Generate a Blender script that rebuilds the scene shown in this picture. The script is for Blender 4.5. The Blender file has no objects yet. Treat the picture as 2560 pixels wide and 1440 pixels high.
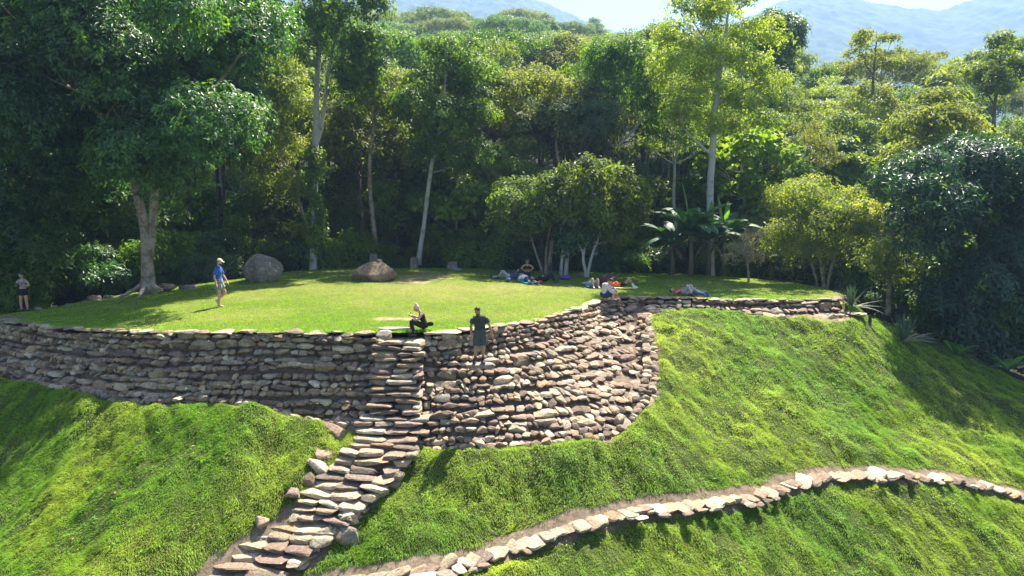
import bpy, math, random
import numpy as np
from mathutils import Vector, Matrix

rng = np.random.default_rng(11)
random.seed(11)
sc = bpy.context.scene
col = sc.collection

# ------------------------------------------------------------------ camera
FPX, PITCH, CZ = 1708.0, math.radians(6.5), 3.6
cam_d = bpy.data.cameras.new('camera')
cam_d.sensor_width = 36.0
cam_d.lens = 36.0 * FPX / 2560.0
cam_d.clip_start = 0.5
cam_d.clip_end = 3000
cam = bpy.data.objects.new('camera', cam_d)
col.objects.link(cam)
cam.location = (0, 0, CZ)
cam.rotation_euler = (math.radians(90) - PITCH, 0, 0)
sc.camera = cam

# ------------------------------------------------------------------ world, sun, exposure
SUN_EL, SUN_AZ = math.radians(56), math.atan2(0.45, 0.90)     # azimuth from +Y towards +X
world = bpy.data.worlds.new('World')
sc.world = world
world.use_nodes = True
wn = world.node_tree
wn.nodes.clear()
sky = wn.nodes.new('ShaderNodeTexSky')
sky.sky_type = 'NISHITA'
sky.sun_disc = False
sky.sun_elevation = SUN_EL
sky.sun_rotation = SUN_AZ
sky.altitude = 900
sky.air_density = 1.0
sky.dust_density = 2.5
sky.ozone_density = 1.0
bg = wn.nodes.new('ShaderNodeBackground')
bg.inputs['Strength'].default_value = 0.058
wo = wn.nodes.new('ShaderNodeOutputWorld')
wn.links.new(sky.outputs[0], bg.inputs[0])
wn.links.new(bg.outputs[0], wo.inputs[0])
sun_d = bpy.data.lights.new('sun', 'SUN')
sun_d.energy = 5.0
sun_d.angle = math.radians(0.55)
sun_d.color = (1.0, 0.93, 0.80)
sun = bpy.data.objects.new('sun', sun_d)
col.objects.link(sun)
sdir = Vector((math.sin(SUN_AZ) * math.cos(SUN_EL), math.cos(SUN_AZ) * math.cos(SUN_EL), math.sin(SUN_EL)))
sun.rotation_euler = (-sdir).to_track_quat('-Z', 'Y').to_euler()
sun.location = (30, 60, 80)
sc.view_settings.view_transform = 'Standard'
sc.view_settings.look = 'None'
sc.view_settings.exposure = 2.1
sc.view_settings.gamma = 1.0
sc.view_settings.use_curve_mapping = False
cy = sc.cycles
cy.max_bounces = 8
cy.diffuse_bounces = 5
cy.glossy_bounces = 2
cy.transmission_bounces = 4
cy.volume_bounces = 1
cy.transparent_max_bounces = 4
cy.caustics_reflective = False
cy.caustics_refractive = False
cy.use_adaptive_sampling = True
cy.adaptive_threshold = 0.015
cy.use_denoising = True
cy.sample_clamp_indirect = 6.0

# ------------------------------------------------------------------ helpers
def px(u, v, d):
    """point at forward distance d seen where the photograph (2560x1440) has (u, v)"""
    b = -(v - 720) / FPX
    c, s = math.cos(PITCH), math.sin(PITCH)
    dy, dz = c + s * b, -s + c * b
    return np.array([(u - 1280) / FPX / dy * d, d, CZ + dz / dy * d])

def pz(u, v, z):
    b = -(v - 720) / FPX
    c, s = math.cos(PITCH), math.sin(PITCH)
    t = (z - CZ) / (-s + c * b)
    return np.array([(u - 1280) / FPX * t, (c + s * b) * t, z])

def hash2(ix, iy, seed):
    h = (ix.astype(np.int64) * 374761393 + iy.astype(np.int64) * 668265263 + seed * 1442695041) & 0x7fffffff
    h = ((h ^ (h >> 13)) * 1274126177) & 0x7fffffff
    return ((h ^ (h >> 16)) & 0xffff) / 65535.0

def vnoise(x, y, seed=0):
    ix, iy = np.floor(x), np.floor(y)
    fx, fy = x - ix, y - iy
    fx = fx * fx * (3 - 2 * fx); fy = fy * fy * (3 - 2 * fy)
    a = hash2(ix, iy, seed); b = hash2(ix + 1, iy, seed)
    c = hash2(ix, iy + 1, seed); d = hash2(ix + 1, iy + 1, seed)
    return (a * (1 - fx) + b * fx) * (1 - fy) + (c * (1 - fx) + d * fx) * fy

def fbm(x, y, seed=0, octv=4):
    s, a, t = 0, 1.0, 0
    for k in range(octv):
        s = s + a * vnoise(x * 2 ** k, y * 2 ** k, seed + k * 17); t += a; a *= 0.5
    return s / t

def sstep(a, b, x):
    t = np.clip((x - a) / (b - a), 0, 1)
    return t * t * (3 - 2 * t)

def np_mesh(name, verts, faces, mat=None, smooth=False, attrs=None):
    """faces: list of int arrays (n,3) / (n,4)"""
    me = bpy.data.meshes.new(name)
    verts = np.asarray(verts, dtype=np.float32)
    fl = [np.asarray(f, dtype=np.int32) for f in faces if len(f)]
    nf = sum(len(f) for f in fl)
    loops = np.concatenate([f.ravel() for f in fl])
    sizes = np.concatenate([np.full(len(f), f.shape[1], np.int32) for f in fl])
    starts = np.concatenate([[0], np.cumsum(sizes)[:-1]]).astype(np.int32)
    me.vertices.add(len(verts)); me.vertices.foreach_set('co', verts.ravel())
    me.loops.add(len(loops)); me.loops.foreach_set('vertex_index', loops)
    me.polygons.add(nf); me.polygons.foreach_set('loop_start', starts)
    me.polygons.foreach_set('use_smooth', np.full(nf, smooth, dtype=bool))
    for k, (typ, data) in (attrs or {}).items():
        at = me.attributes.new(k, typ, 'POINT')
        data = np.asarray(data, dtype=np.float32)
        if typ == 'FLOAT': at.data.foreach_set('value', data)
        else: at.data.foreach_set('color', np.concatenate([data, np.ones((len(data), 1), np.float32)], 1).ravel())
    me.update(calc_edges=True)
    me.validate()
    if mat: me.materials.append(mat)
    return me

def link(name, me, parent=None, **props):
    o = bpy.data.objects.new(name, me)
    col.objects.link(o)
    if parent: o.parent = parent
    for k, v in props.items():
        if v: o[k] = v
    return o

def empty(name, loc, label, category, group=None, rz=0):
    o = bpy.data.objects.new(name, None)
    o.empty_display_size = 0.2
    col.objects.link(o)
    o.location = loc; o.rotation_euler = (0, 0, rz)
    o['label'] = label; o['category'] = category
    if group: o['group'] = group
    return o

class Acc:
    """collects verts / faces of many pieces of ONE mesh"""
    def __init__(s): s.v, s.f3, s.f4, s.t, s.n = [], [], [], [], 0
    def add(s, v, f3=None, f4=None, t=None):
        v = np.asarray(v, float)
        s.v.append(v)
        if f3 is not None and len(f3): s.f3.append(np.asarray(f3) + s.n)
        if f4 is not None and len(f4): s.f4.append(np.asarray(f4) + s.n)
        s.t.append(np.tile(np.asarray(t if t is not None else (.5, .5, .5), float), (len(v), 1)) if t is None or np.ndim(t) == 1 else t)
        s.n += len(v)
    def mesh(s, name, mat, smooth=True):
        fs = []
        if s.f3: fs.append(np.concatenate(s.f3))
        if s.f4: fs.append(np.concatenate(s.f4))
        return np_mesh(name, np.concatenate(s.v), fs, mat, smooth, {'tint': ('FLOAT_COLOR', np.concatenate(s.t))})

def tube(acc, pts, radii, n=7, t=None, cap=True):
    pts = np.asarray(pts, float); radii = np.asarray(radii, float)
    tg = np.gradient(pts, axis=0); tg /= np.linalg.norm(tg, axis=1)[:, None] + 1e-9
    ref = np.array([0, 0, 1.0]) if abs(tg[0][2]) < .9 else np.array([1.0, 0, 0])
    vs = []
    u = np.cross(tg[0], ref); u /= np.linalg.norm(u)
    a = np.arange(n) / n * 2 * math.pi
    for p, r, d in zip(pts, radii, tg):
        u = u - d * np.dot(u, d); u /= np.linalg.norm(u) + 1e-9
        w = np.cross(d, u)
        vs.append(p + r * (np.cos(a)[:, None] * u + np.sin(a)[:, None] * w))
    m = len(pts)
    V = np.concatenate(vs)
    i = np.arange(m - 1)[:, None] * n; j = np.arange(n)[None, :]
    q = np.stack([i + j, i + (j + 1) % n, i + n + (j + 1) % n, i + n + j], -1).reshape(-1, 4)
    f3 = []
    if cap:
        V = np.concatenate([V, pts[:1], pts[-1:]])
        c0, c1 = m * n, m * n + 1
        for k in range(n):
            f3.append((c0, (k + 1) % n, k)); f3.append((c1, (m - 1) * n + k, (m - 1) * n + (k + 1) % n))
    acc.add(V, f3, q, t)

def curve_pts(pts, n):
    """Catmull-Rom resample of control points to n points"""
    P = np.asarray(pts, float)
    Q = np.concatenate([[2 * P[0] - P[1]], P, [2 * P[-1] - P[-2]]])
    out = []
    for s in np.linspace(0, len(P) - 1, n):
        i = min(int(s), len(P) - 2); t = s - i
        p0, p1, p2, p3 = Q[i], Q[i + 1], Q[i + 2], Q[i + 3]
        out.append(.5 * ((2 * p1) + (-p0 + p2) * t + (2 * p0 - 5 * p1 + 4 * p2 - p3) * t * t + (-p0 + 3 * p1 - 3 * p2 + p3) * t ** 3))
    return np.array(out)

# ------------------------------------------------------------------ node helpers
def mat_new(name):
    m = bpy.data.materials.new(name); m.use_nodes = True
    nt = m.node_tree; nt.nodes.clear()
    out = nt.nodes.new('ShaderNodeOutputMaterial')
    return m, nt, out

def N(nt, typ, **kw):
    n = nt.nodes.new('ShaderNode' + typ)
    for k, v in kw.items():
        if k.startswith('i_'):
            key = k[2:]
            key = int(key) if key.isdigit() else key.replace('_', ' ')
            n.inputs[key].default_value = v
        else: setattr(n, k, v)
    return n

def ramp(nt, fac, stops):
    r = nt.nodes.new('ShaderNodeValToRGB')
    e = r.color_ramp.elements
    while len(e) < len(stops): e.new(0.5)
    for k, (p, c) in enumerate(stops):
        e[k].position = p; e[k].color = (*c, 1) if len(c) == 3 else c
    nt.links.new(fac, r.inputs[0])
    return r.outputs[0]

def mixc(nt, fac, a, b, mode='MIX'):
    m = nt.nodes.new('ShaderNodeMix'); m.data_type = 'RGBA'; m.blend_type = mode
    for s, v in ((m.inputs[0], fac), (m.inputs[6], a), (m.inputs[7], b)):
        if hasattr(v, 'links'): nt.links.new(v, s)
        elif isinstance(v, (int, float)): s.default_value = v
        else: s.default_value = (*v, 1)
    return m.outputs[2]

def noise(nt, scale, detail=4, rough=.55, vec=None):
    n = N(nt, 'TexNoise'); n.inputs['Scale'].default_value = scale
    n.inputs['Detail'].default_value = detail; n.inputs['Roughness'].default_value = rough
    if vec is None:
        tc = N(nt, 'TexCoord'); vec = tc.outputs['Object']
    nt.links.new(vec, n.inputs['Vector'])
    return n

def m_plain(name, c, rough=.8, var=.25, scale=20, spec=.3):
    m, nt, out = mat_new(name)
    n = noise(nt, scale)
    c2 = tuple(x * (1 - var) for x in c); c3 = tuple(min(1, x * (1 + var)) for x in c)
    cc = ramp(nt, n.outputs[0], [(.3, c2), (.7, c3)])
    p = N(nt, 'BsdfPrincipled', i_Roughness=rough); p.inputs['Specular IOR Level'].default_value = spec
    b = N(nt, 'Bump', i_Strength=.3, i_Distance=.01)
    nt.links.new(n.outputs[0], b.inputs['Height']); nt.links.new(b.outputs[0], p.inputs['Normal'])
    nt.links.new(cc, p.inputs['Base Color']); nt.links.new(p.outputs[0], out.inputs[0])
    return m

def m_stone():
    m, nt, out = mat_new('stone')
    at = N(nt, 'Attribute', attribute_name='tint')
    n1 = noise(nt, 3.5, 6, .65); n2 = noise(nt, 16, 5, .6); n3 = noise(nt, 9, 6, .7)
    v = ramp(nt, n1.outputs[0], [(.3, (.72, .72, .72)), (.7, (1.3, 1.3, 1.3))])
    c = mixc(nt, 1, at.outputs['Color'], v, 'MULTIPLY')
    v2 = ramp(nt, n2.outputs[0], [(.35, (.7, .7, .7)), (.65, (1.25, 1.25, 1.25))])
    c = mixc(nt, 1, c, v2, 'MULTIPLY')
    lich = ramp(nt, n3.outputs[0], [(.60, (0, 0, 0)), (.68, (1, 1, 1))])
    c = mixc(nt, lich, c, mixc(nt, .45, c, (.42, .42, .36)))
    n4 = noise(nt, 2.1, 5, .7)
    moss = ramp(nt, n4.outputs[0], [(.62, (0, 0, 0)), (.72, (.55, .55, .55))])
    c = mixc(nt, moss, c, (.075, .078, .022))
    p = N(nt, 'BsdfPrincipled', i_Roughness=.85); p.inputs['Specular IOR Level'].default_value = .25
    b = N(nt, 'Bump', i_Strength=.7, i_Distance=.03)
    nt.links.new(n2.outputs[0], b.inputs['Height']); nt.links.new(b.outputs[0], p.inputs['Normal'])
    nt.links.new(c, p.inputs['Base Color']); nt.links.new(p.outputs[0], out.inputs[0])
    return m

def m_tint(name, rough=.9, transl=0.0, var=.3, scale=8, spec=.3, bump=.4):
    """base colour = the mesh's own 'tint' attribute, varied a little"""
    m, nt, out = mat_new(name)
    at = N(nt, 'Attribute', attribute_name='tint')
    n = noise(nt, scale, 5, .6)
    v = ramp(nt, n.outputs[0], [(.3, (1 - var,) * 3), (.7, (1 + var,) * 3)])
    c = mixc(nt, 1, at.outputs['Color'], v, 'MULTIPLY')
    p = N(nt, 'BsdfPrincipled', i_Roughness=rough); p.inputs['Specular IOR Level'].default_value = spec
    nt.links.new(c, p.inputs['Base Color'])
    if bump:
        b = N(nt, 'Bump', i_Strength=bump, i_Distance=.04)
        nt.links.new(n.outputs[0], b.inputs['Height']); nt.links.new(b.outputs[0], p.inputs['Normal'])
    sh = p.outputs[0]
    if transl:
        t = N(nt, 'BsdfTranslucent')
        c2 = mixc(nt, 1, c, (1.45, 1.55, .55), 'MULTIPLY')
        nt.links.new(c2, t.inputs[0])
        mx = N(nt, 'MixShader'); mx.inputs[0].default_value = transl
        nt.links.new(sh, mx.inputs[1]); nt.links.new(t.outputs[0], mx.inputs[2]); sh = mx.outputs[0]
    nt.links.new(sh, out.inputs[0])
    return m

M_STONE = m_stone()
M_GROUND = m_tint('ground_soil_and_turf', .95, 0, .35, 6, .1, .8)
M_BLADE = m_tint('grass_blades', .6, .42, .12, 1.5, .35, 0)
M_SOIL = m_plain('earth', (.16, .12, .085), .95, .4, 9, .1)

# ------------------------------------------------------------------ terrain control
# lower edge of the walls (u, v, z)
T_CTRL = [(-420, 745, -.75), (-200, 775, -.55), (0, 803, -.40), (90, 813, -.32), (180, 822, -.22), (300, 828, -.12), (420, 831, -.05), (550, 832, 0), (750, 832, 0), (950, 833, 0), (1100, 830, 0),
          (1200, 822, 0), (1300, 809, 0), (1380, 793, 0), (1440, 776, 0), (1480, 760, 0), (1508, 750, 0), (1555, 745, 0), (1620, 743, 0)]
T2_CTRL = [(1620, 743, 0), (1700, 745, 0), (1800, 749, 0), (1900, 750, 0), (1980, 749, 0), (2060, 750, 0), (2100, 749, -.05), (2112, 742, -.1)]
def pzs(L): return np.array([pz(*c) for c in L])
TOP = curve_pts(pzs(T_CTRL), 400)          # left wall + apron top line
TOP2 = curve_pts(pzs(T2_CTRL), 120)        # low wall towards the right end
B_CTRL = [(-420, 880, 24.6), (-200, 925, 23.9), (0, 955, 22.9), (90, 960, 21.6), (180, 972, 20.8), (300, 1003, 19.6), (420, 1003, 19.0), (550, 1003, 18.9), (750, 1045, 18.6), (950, 1095, 18.1), (1070, 1125, 17.9),
          (1200, 1116, 17.9), (1330, 1112, 17.9), (1440, 1098, 18.1), (1530, 1085, 18.5), (1590, 1035, 19.4), (1632, 965, 20.9), (1632, 880, 22.9), (1618, 795, 25.9)]
B2_CTRL = [(1618, 790, 26.2), (1700, 779, 27.0), (1800, 782, 26.7), (1900, 790, 26.4), (1980, 797, 26.1), (2060, 800, 25.9), (2110, 796, 25.8), (2118, 775, 26.6)]
def pds(L): return np.array([px(*c) for c in L])
BOT = curve_pts(pds(B_CTRL), 400)
BOT2 = curve_pts(pds(B2_CTRL), 120)
# stairs centre line (lower flight) and the stone path
STAIR_CTRL = [(1000, 840, 19.95), (992, 900, 19.45), (985, 980, 18.85), (975, 1075, 18.0), (925, 1165, 17.0), (865, 1235, 16.35), (790, 1310, 15.75), (705, 1375, 15.15), (610, 1445, 14.6), (500, 1520, 14.1)]
STAIR = curve_pts(pds(STAIR_CTRL), 200)
PATH_CTRL = [(640, 1475, 14.4), (800, 1450, 14.4), (950, 1435, 14.5), (1080, 1422, 14.7), (1180, 1392, 15.0), (1300, 1352, 15.4), (1400, 1320, 15.8), (1500, 1290, 16.2), (1600, 1268, 16.6), (1700, 1258, 16.9),
             (1800, 1246, 17.3), (1900, 1226, 17.8), (2000, 1195, 18.4), (2100, 1184, 18.8), (2200, 1180, 19.0), (2300, 1183, 19.2), (2400, 1195, 19.4), (2500, 1220, 19.5), (2600, 1248, 19.5), (2800, 1310, 19.2)]
PATH = curve_pts(pds(PATH_CTRL), 300)
S_CTRL = [(0, 1440, 14.9), (200, 1440, 14.5), (400, 1440, 14.25), (0, 1200, 18.3), (250, 1200, 17.0), (500, 1200, 16.4), (700, 1200, 16.5), (600, 1050, 18.2), (200, 1060, 19.1),
          (-600, 1440, 15.6), (-600, 1000, 24), (1200, 1250, 16.5), (1400, 1200, 16.9), (1650, 1150, 17.9), (1800, 1100, 19.5), (1750, 950, 21.9), (1900, 850, 24.4), (1950, 1000, 21.6),
          (2150, 900, 23.9), (2150, 1050, 21.4), (2300, 1000, 23.2), (2200, 830, 26.4), (2300, 872, 26.4), (2430, 935, 26.0), (2560, 985, 25.4), (2800, 1090, 24.8), (2450, 1090, 21.8), (2560, 1150, 21.0), (2800, 1220, 20.6),
          (1000, 1440, 14.4), (1300, 1440, 14.6), (1600, 1440, 15.0), (1900, 1440, 15.6), (2200, 1440, 16.2), (2560, 1440, 17.1), (2900, 1440, 17.3), (1900, 1330, 16.7), (2200, 1300, 17.6), (2450, 1320, 17.9)]
rb = [px(*c) for c in S_CTRL] + [px(*c) for c in B_CTRL[2:]] + [px(*c) for c in B2_CTRL] + [px(*c) for c in STAIR_CTRL[3:]] + [px(*c) for c in PATH_CTRL[2:-1:2]]
rb += [np.array(c, float) for c in [(-30, 5, -9.5), (0, 4, -9.6), (30, 5, -13), (-45, 20, -7), (45, 22, -13), (34, 32, -8.5), (24, 33, -4.2), (20, 31, -2.6), (17.5, 34, -1.9), (-40, 32, -3), (-25, 32, -1.5),
                                     (-10, 30, -1.2), (0, 30, -1.2), (8, 33, -1.0), (13, 36, -1.0)]]
rb = np.array(rb)
def _tps(r2): return np.where(r2 > 1e-9, r2 * np.log(r2 + 1e-12), 0)
def rbf_fit(P, lam=.02):
    n = len(P)
    D = ((P[:, None, :2] - P[None, :, :2]) ** 2).sum(-1)
    K = _tps(D) + np.eye(n) * lam * 50
    Q = np.c_[np.ones(n), P[:, :2]]
    A = np.zeros((n + 3, n + 3)); A[:n, :n] = K; A[:n, n:] = Q; A[n:, :n] = Q.T
    w = np.linalg.solve(A, np.r_[P[:, 2], 0, 0, 0])
    def f(x, y):
        x = np.asarray(x, float); y = np.asarray(y, float)
        o = w[n] + w[n + 1] * x + w[n + 2] * y
        for k in range(n): o = o + w[k] * _tps((x - P[k, 0]) ** 2 + (y - P[k, 1]) ** 2)
        return o
    return f
f_low = rbf_fit(rb)

# lawn height
L_BACK = [(-420, 735, -.75), (-200, 765, -.6), (0, 786, -.5), (100, 775, -.45), (220, 752, -.38), (320, 734, -.28), (420, 720, -.12), (520, 708, 0), (620, 694, .1), (720, 679, .2), (860, 671, .25), (1000, 670, .25), (1150, 671, .2),
          (1300, 676, .1), (1500, 682, .05), (1700, 685, .05), (1850, 693, .05), (1950, 702, 0), (2040, 716, 0), (2085, 729, -.05), (2112, 742, -.1)]
BACK = pzs(L_BACK)
lp = np.concatenate([pzs(T_CTRL), pzs(T2_CTRL), BACK, [pz(550, 766, .02), pz(935, 700, .22), pz(1100, 740, .12), pz(1400, 700, .05), pz(1700, 715, .02), pz(800, 760, .1)]])
lp = lp[np.unique(np.round(lp[:, :2], 1), axis=0, return_index=True)[1]]
f_lawn = rbf_fit(lp, .05)
LAWN_POLY = np.concatenate([TOP[:, :2], TOP2[1:, :2], BACK[::-1, :2]])

def inside(x, y, poly):
    x = np.asarray(x); r = np.zeros(x.shape, bool)
    for i in range(len(poly)):
        x1, y1 = poly[i]; x2, y2 = poly[i - 1]
        c = ((y1 > y) != (y2 > y))
        with np.errstate(divide='ignore', invalid='ignore'):
            xi = (x2 - x1) * (y - y1) / (y2 - y1 + 1e-12) + x1
        r ^= c & (x < xi)
    return r

def dist_line(x, y, L):
    d = np.full(np.shape(x), 1e9)
    for a, b in zip(L[:-1], L[1:]):
        ab = b[:2] - a[:2]; l2 = (ab ** 2).sum() + 1e-12
        t = np.clip(((x - a[0]) * ab[0] + (y - a[1]) * ab[1]) / l2, 0, 1)
        d = np.minimum(d, (x - a[0] - t * ab[0]) ** 2 + (y - a[1] - t * ab[1]) ** 2)
    return np.sqrt(d)

def hill(x, y):
    up = np.maximum(0, y - 47)
    rat = x / np.maximum(y, 1)
    cap = 230 - 165 * sstep(.10, .30, rat)
    up2 = np.minimum(up, cap) - .35 * np.clip(up - cap, 0, 200)
    return -.9 + .02 * np.minimum(up, 20) + .26 * np.maximum(0, up2 - 4) * sstep(0, 30, up) + 3 * (fbm(x / 30, y / 30, 5) - .5) * sstep(0, 30, up) - .12 * np.maximum(0, x - 18) * (1 - sstep(45, 90, y))

WALL_FOOT = np.concatenate([BOT[::8], BOT2[::8]])
STAIR_D = STAIR[60::6]
PATH_D = PATH[::6]
CORE_POLY = np.concatenate([BOT[:, :2], BOT2[:, :2], BACK[::-1, :2] + np.array([0, 4.0])])

def ground_z(x, y, lumps=True):
    x = np.asarray(x, float); y = np.asarray(y, float)
    z = f_low(np.clip(x, -46, 46), np.clip(y, 3, 36))
    w = sstep(31, 44, y)
    z = z * (1 - w) + hill(x, y) * w
    near = (y > 9) & (y < 30) & (np.abs(x) < 26)
    if lumps:
        ds = np.full(x.shape, 9.0)
        if near.any():
            xn, yn = x[near], y[near]
            dm = np.minimum(dist_line(xn, yn, STAIR_D) - .75, dist_line(xn, yn, PATH_D) - .32)
            dw = dist_line(xn, yn, WALL_FOOT)
            dm = np.minimum(dm, dw)
            z[near] += .16 * sstep(0, .35, dw) * (1 - sstep(.5, 1.5, dw))
            ds[near] = dm
        k = sstep(0, .35, ds)
        # shaggy hummocks, stretched down the slope
        lump = (fbm(x * 1.1 + 3, y * .7, 21, 3) - .5) * .42 + (fbm(x * 3.2, y * 2.2, 31, 3) - .5) * .17
        ridge = np.abs(fbm(x * 2.0 + y * .6, y * 1.4, 41, 2) - .5) * -.22
        z = z + (lump + ridge + .05) * k * sstep(8, 12, y) * (1 - sstep(30, 38, y)) - .03 * (1 - k)
        z = z + (lump) * .6 * k * (y <= 12)
    return z

def lawn_z(x, y):
    x = np.asarray(x, float); y = np.asarray(y, float)
    return f_lawn(x, y) + .05 * (fbm(x * .8, y * .8, 61, 3) - .5) + .012 * (fbm(x * 5, y * 5, 62, 2) - .5)

# ------------------------------------------------------------------ ground sheet
def spaced(lo, a, b, hi, fine, grow=1.16):
    r = list(np.arange(a, b, fine)); s = fine; v = b
    while v < hi: r.append(v); s *= grow; v += min(s, 60)
    s = fine * grow; v = a - s; L = []
    while v > lo: L.append(v); s *= grow; v -= min(s, 60)
    L.append(lo); r.append(hi)
    return np.array(sorted(set(L + r)))
gx = spaced(-1400, -17.5, 22, 1400, .085)
gy = spaced(-60, 13.2, 27.5, 1480, .085)
GX, GY = np.meshgrid(gx, gy)
GZ = ground_z(GX, GY)
ins = inside(GX, GY, CORE_POLY) & (GY < 44)
GZs = GZ.copy()
by_ = np.interp(GX, BACK[:, 0], BACK[:, 1])
sink = 3.5 * sstep(.08, .5, np.minimum(dist_line(GX, GY, BOT[::6]), dist_line(GX, GY, BOT2[::6]))) * (1 - sstep(-3, -1.5, GY - by_))
GZ = np.where(ins, np.minimum(GZ, lawn_z(GX, np.clip(GY, 15, 45)) - .35) - sink, GZ)
TCOL_SOIL = np.array([.19, .142, .10]); TCOL_UNDER = np.array([.055, .075, .018]); TCOL_FOREST = np.array([.03, .032, .014])

def soil_amount(x, y):
    n = fbm(x * 2.2, y * 2.2, 71, 4) - .5
    a = 1 - sstep(.64, .74, dist_line(x, y, STAIR_D) + n * .45)
    b = 1 - sstep(.25, .34, dist_line(x, y, PATH_D) + n * .22)
    c = 1 - sstep(.10, .26, dist_line(x, y, WALL_FOOT) + n * .5)
    return np.maximum(np.maximum(a, b), c)
so = np.zeros(GX.shape)
nb = (GY > 11) & (GY < 31) & (np.abs(GX) < 25)
so[nb] = soil_amount(GX[nb], GY[nb])
so = np.maximum(so, ins * 1.0)
fo = np.maximum(sstep(31, 36, GY), sstep(0, 3, GX - 18.5 - np.maximum(0, 26 - GY) * .9) * sstep(20, 24, GY))[..., None]
tc = TCOL_UNDER * (1 - so[..., None]) + TCOL_SOIL * so[..., None] * (.75 + .5 * fbm(GX * 3, GY * 3, 8)[..., None])
tc = tc * (1 - fo) + TCOL_FOREST * fo
nx, ny = len(gx), len(gy)
ii = (np.arange(ny - 1)[:, None] * nx + np.arange(nx - 1)[None, :]).ravel()
gq = np.stack([ii, ii + 1, ii + nx + 1, ii + nx], -1)
link('ground', np_mesh('ground', np.stack([GX, GY, GZ], -1).reshape(-1, 3), [gq], M_GROUND, True, {'tint': ('FLOAT_COLOR', tc.reshape(-1, 3))}), kind='structure')

# ------------------------------------------------------------------ lawn sheet
lx = np.arange(-22, 15, .13); ly = np.arange(18.6, 44, .13)
LX, LY = np.meshgrid(lx, ly)
BK = BACK[:, :2]
dback = dist_line(LX, LY, BACK)
inl = inside(LX, LY, LAWN_POLY)
beyond = (~inl) & (dback < 1.4) & (dist_line(LX, LY, np.concatenate([TOP[::8], TOP2[::8]])) > .0)
by = np.interp(LX, BK[:, 0], BK[:, 1])
beyond &= (LY > by - .3)
LZ = lawn_z(LX, LY) - np.where(beyond, .12 * dback + .35 * dback ** 2, 0)
def lawn_tint(x, y):
    n = fbm(x * .35, y * .35, 81, 4); n2 = fbm(x * 1.6, y * 1.6, 83, 3)
    dry = np.clip((n - .42) * 2.2, 0, 1) * .8
    c = pz(1120, 735, .1); e = ((x - c[0]) / 6.5) ** 2 + ((y - c[1]) / 4.5) ** 2
    dry = np.clip(dry + .55 * np.exp(-e), 0, 1)
    c1 = pz(1060, 692, .2); c2 = pz(990, 800, 0); c3 = pz(1020, 704, .2)
    bare = np.zeros_like(x)
    for c, rx, ry in ((c1, 1.5, 1.7), (c2, .9, .35), (c3, 1.6, .9)):
        bare = np.maximum(bare, 1 - sstep(.5, 1.1, np.sqrt(((x - c[0]) / rx) ** 2 + ((y - c[1]) / ry) ** 2) + (n2 - .5) * 1.1))
    return dry, bare
dry, bare = lawn_tint(LX, LY)
ltc = np.array([.085, .11, .022]) * (1 - dry[..., None]) + np.array([.16, .16, .05]) * dry[..., None]
ltc = ltc * (1 - bare[..., None]) + np.array([.26, .195, .115]) * bare[..., None]
keep = inl | beyond
nx, ny = len(lx), len(ly)
ii = (np.arange(ny - 1)[:, None] * nx + np.arange(nx - 1)[None, :]).ravel()
kf = keep.ravel()
fc = np.stack([ii, ii + 1, ii + nx + 1, ii + nx], -1)
fc = fc[kf[fc].all(1)]
used = np.unique(fc); mp = np.full(nx * ny, -1); mp[used] = np.arange(len(used))
LV = np.stack([LX, LY, LZ], -1).reshape(-1, 3)[used]
link('lawn', np_mesh('lawn', LV, [mp[fc]], M_GROUND, True, {'tint': ('FLOAT_COLOR', ltc.reshape(-1, 3)[used])}), kind='structure')
# ------------------------------------------------------------------ stones
def ico(sub):
    import bmesh
    bm = bmesh.new(); bmesh.ops.create_icosphere(bm, subdivisions=sub, radius=1.0)
    v = np.array([x.co[:] for x in bm.verts]); f = np.array([[a.index for a in p.verts] for p in bm.faces])
    bm.free(); return v, f
ICO = {k: ico(k) for k in (2, 3, 4, 5)}

def stone_shape(seed, sub=2, boxy=.5, rough=.12, cuts=5):
    r = np.random.default_rng(seed)
    v, f = ICO[sub]
    p = 2 + 4 * boxy
    s = (np.abs(v) ** p).sum(1) ** (-1 / p)
    o = v * s[:, None]
    for k in range(3):
        a = r.normal(size=(3,)) * (1.6 + k * 1.5); ph = r.uniform(0, 6.28)
        o *= (1 + rough / (1 + k * .7) * np.sin(v @ a + ph))[:, None]
    for k in range(cuts):
        n = r.normal(size=3); n /= np.linalg.norm(n); d = r.uniform(.55, .95)
        e = o @ n - d
        o -= np.where(e > 0, e * .93, 0)[:, None] * n
    return o
PROTO = {s: [stone_shape(100 * s + k, s, random.uniform(.35, 1.1), random.uniform(.05, .12), random.randint(6, 12)) for k in range(36)] for s in (2, 3)}

PROTO['s'] = [stone_shape(900 + k, 3, random.uniform(.8, 1.4), random.uniform(.04, .08), random.randint(3, 6)) for k in range(36)]
ICO['s'] = ICO[3]
S_COL = [(.27, .205, .165), (.19, .14, .115), (.22, .175, .14), (.18, .135, .11), (.15, .12, .10), (.32, .265, .205), (.25, .205, .165), (.38, .325, .26), (.175, .125, .115), (.27, .235, .195), (.14, .11, .10), (.33, .29, .245), (.25, .18, .125), (.22, .20, .175)]
def stone_tint(bright=1.0):
    c = np.array(random.choice(S_COL)) * random.uniform(.72, 1.25) * bright * np.array([1.18, 1.12, .94])
    return c

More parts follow.
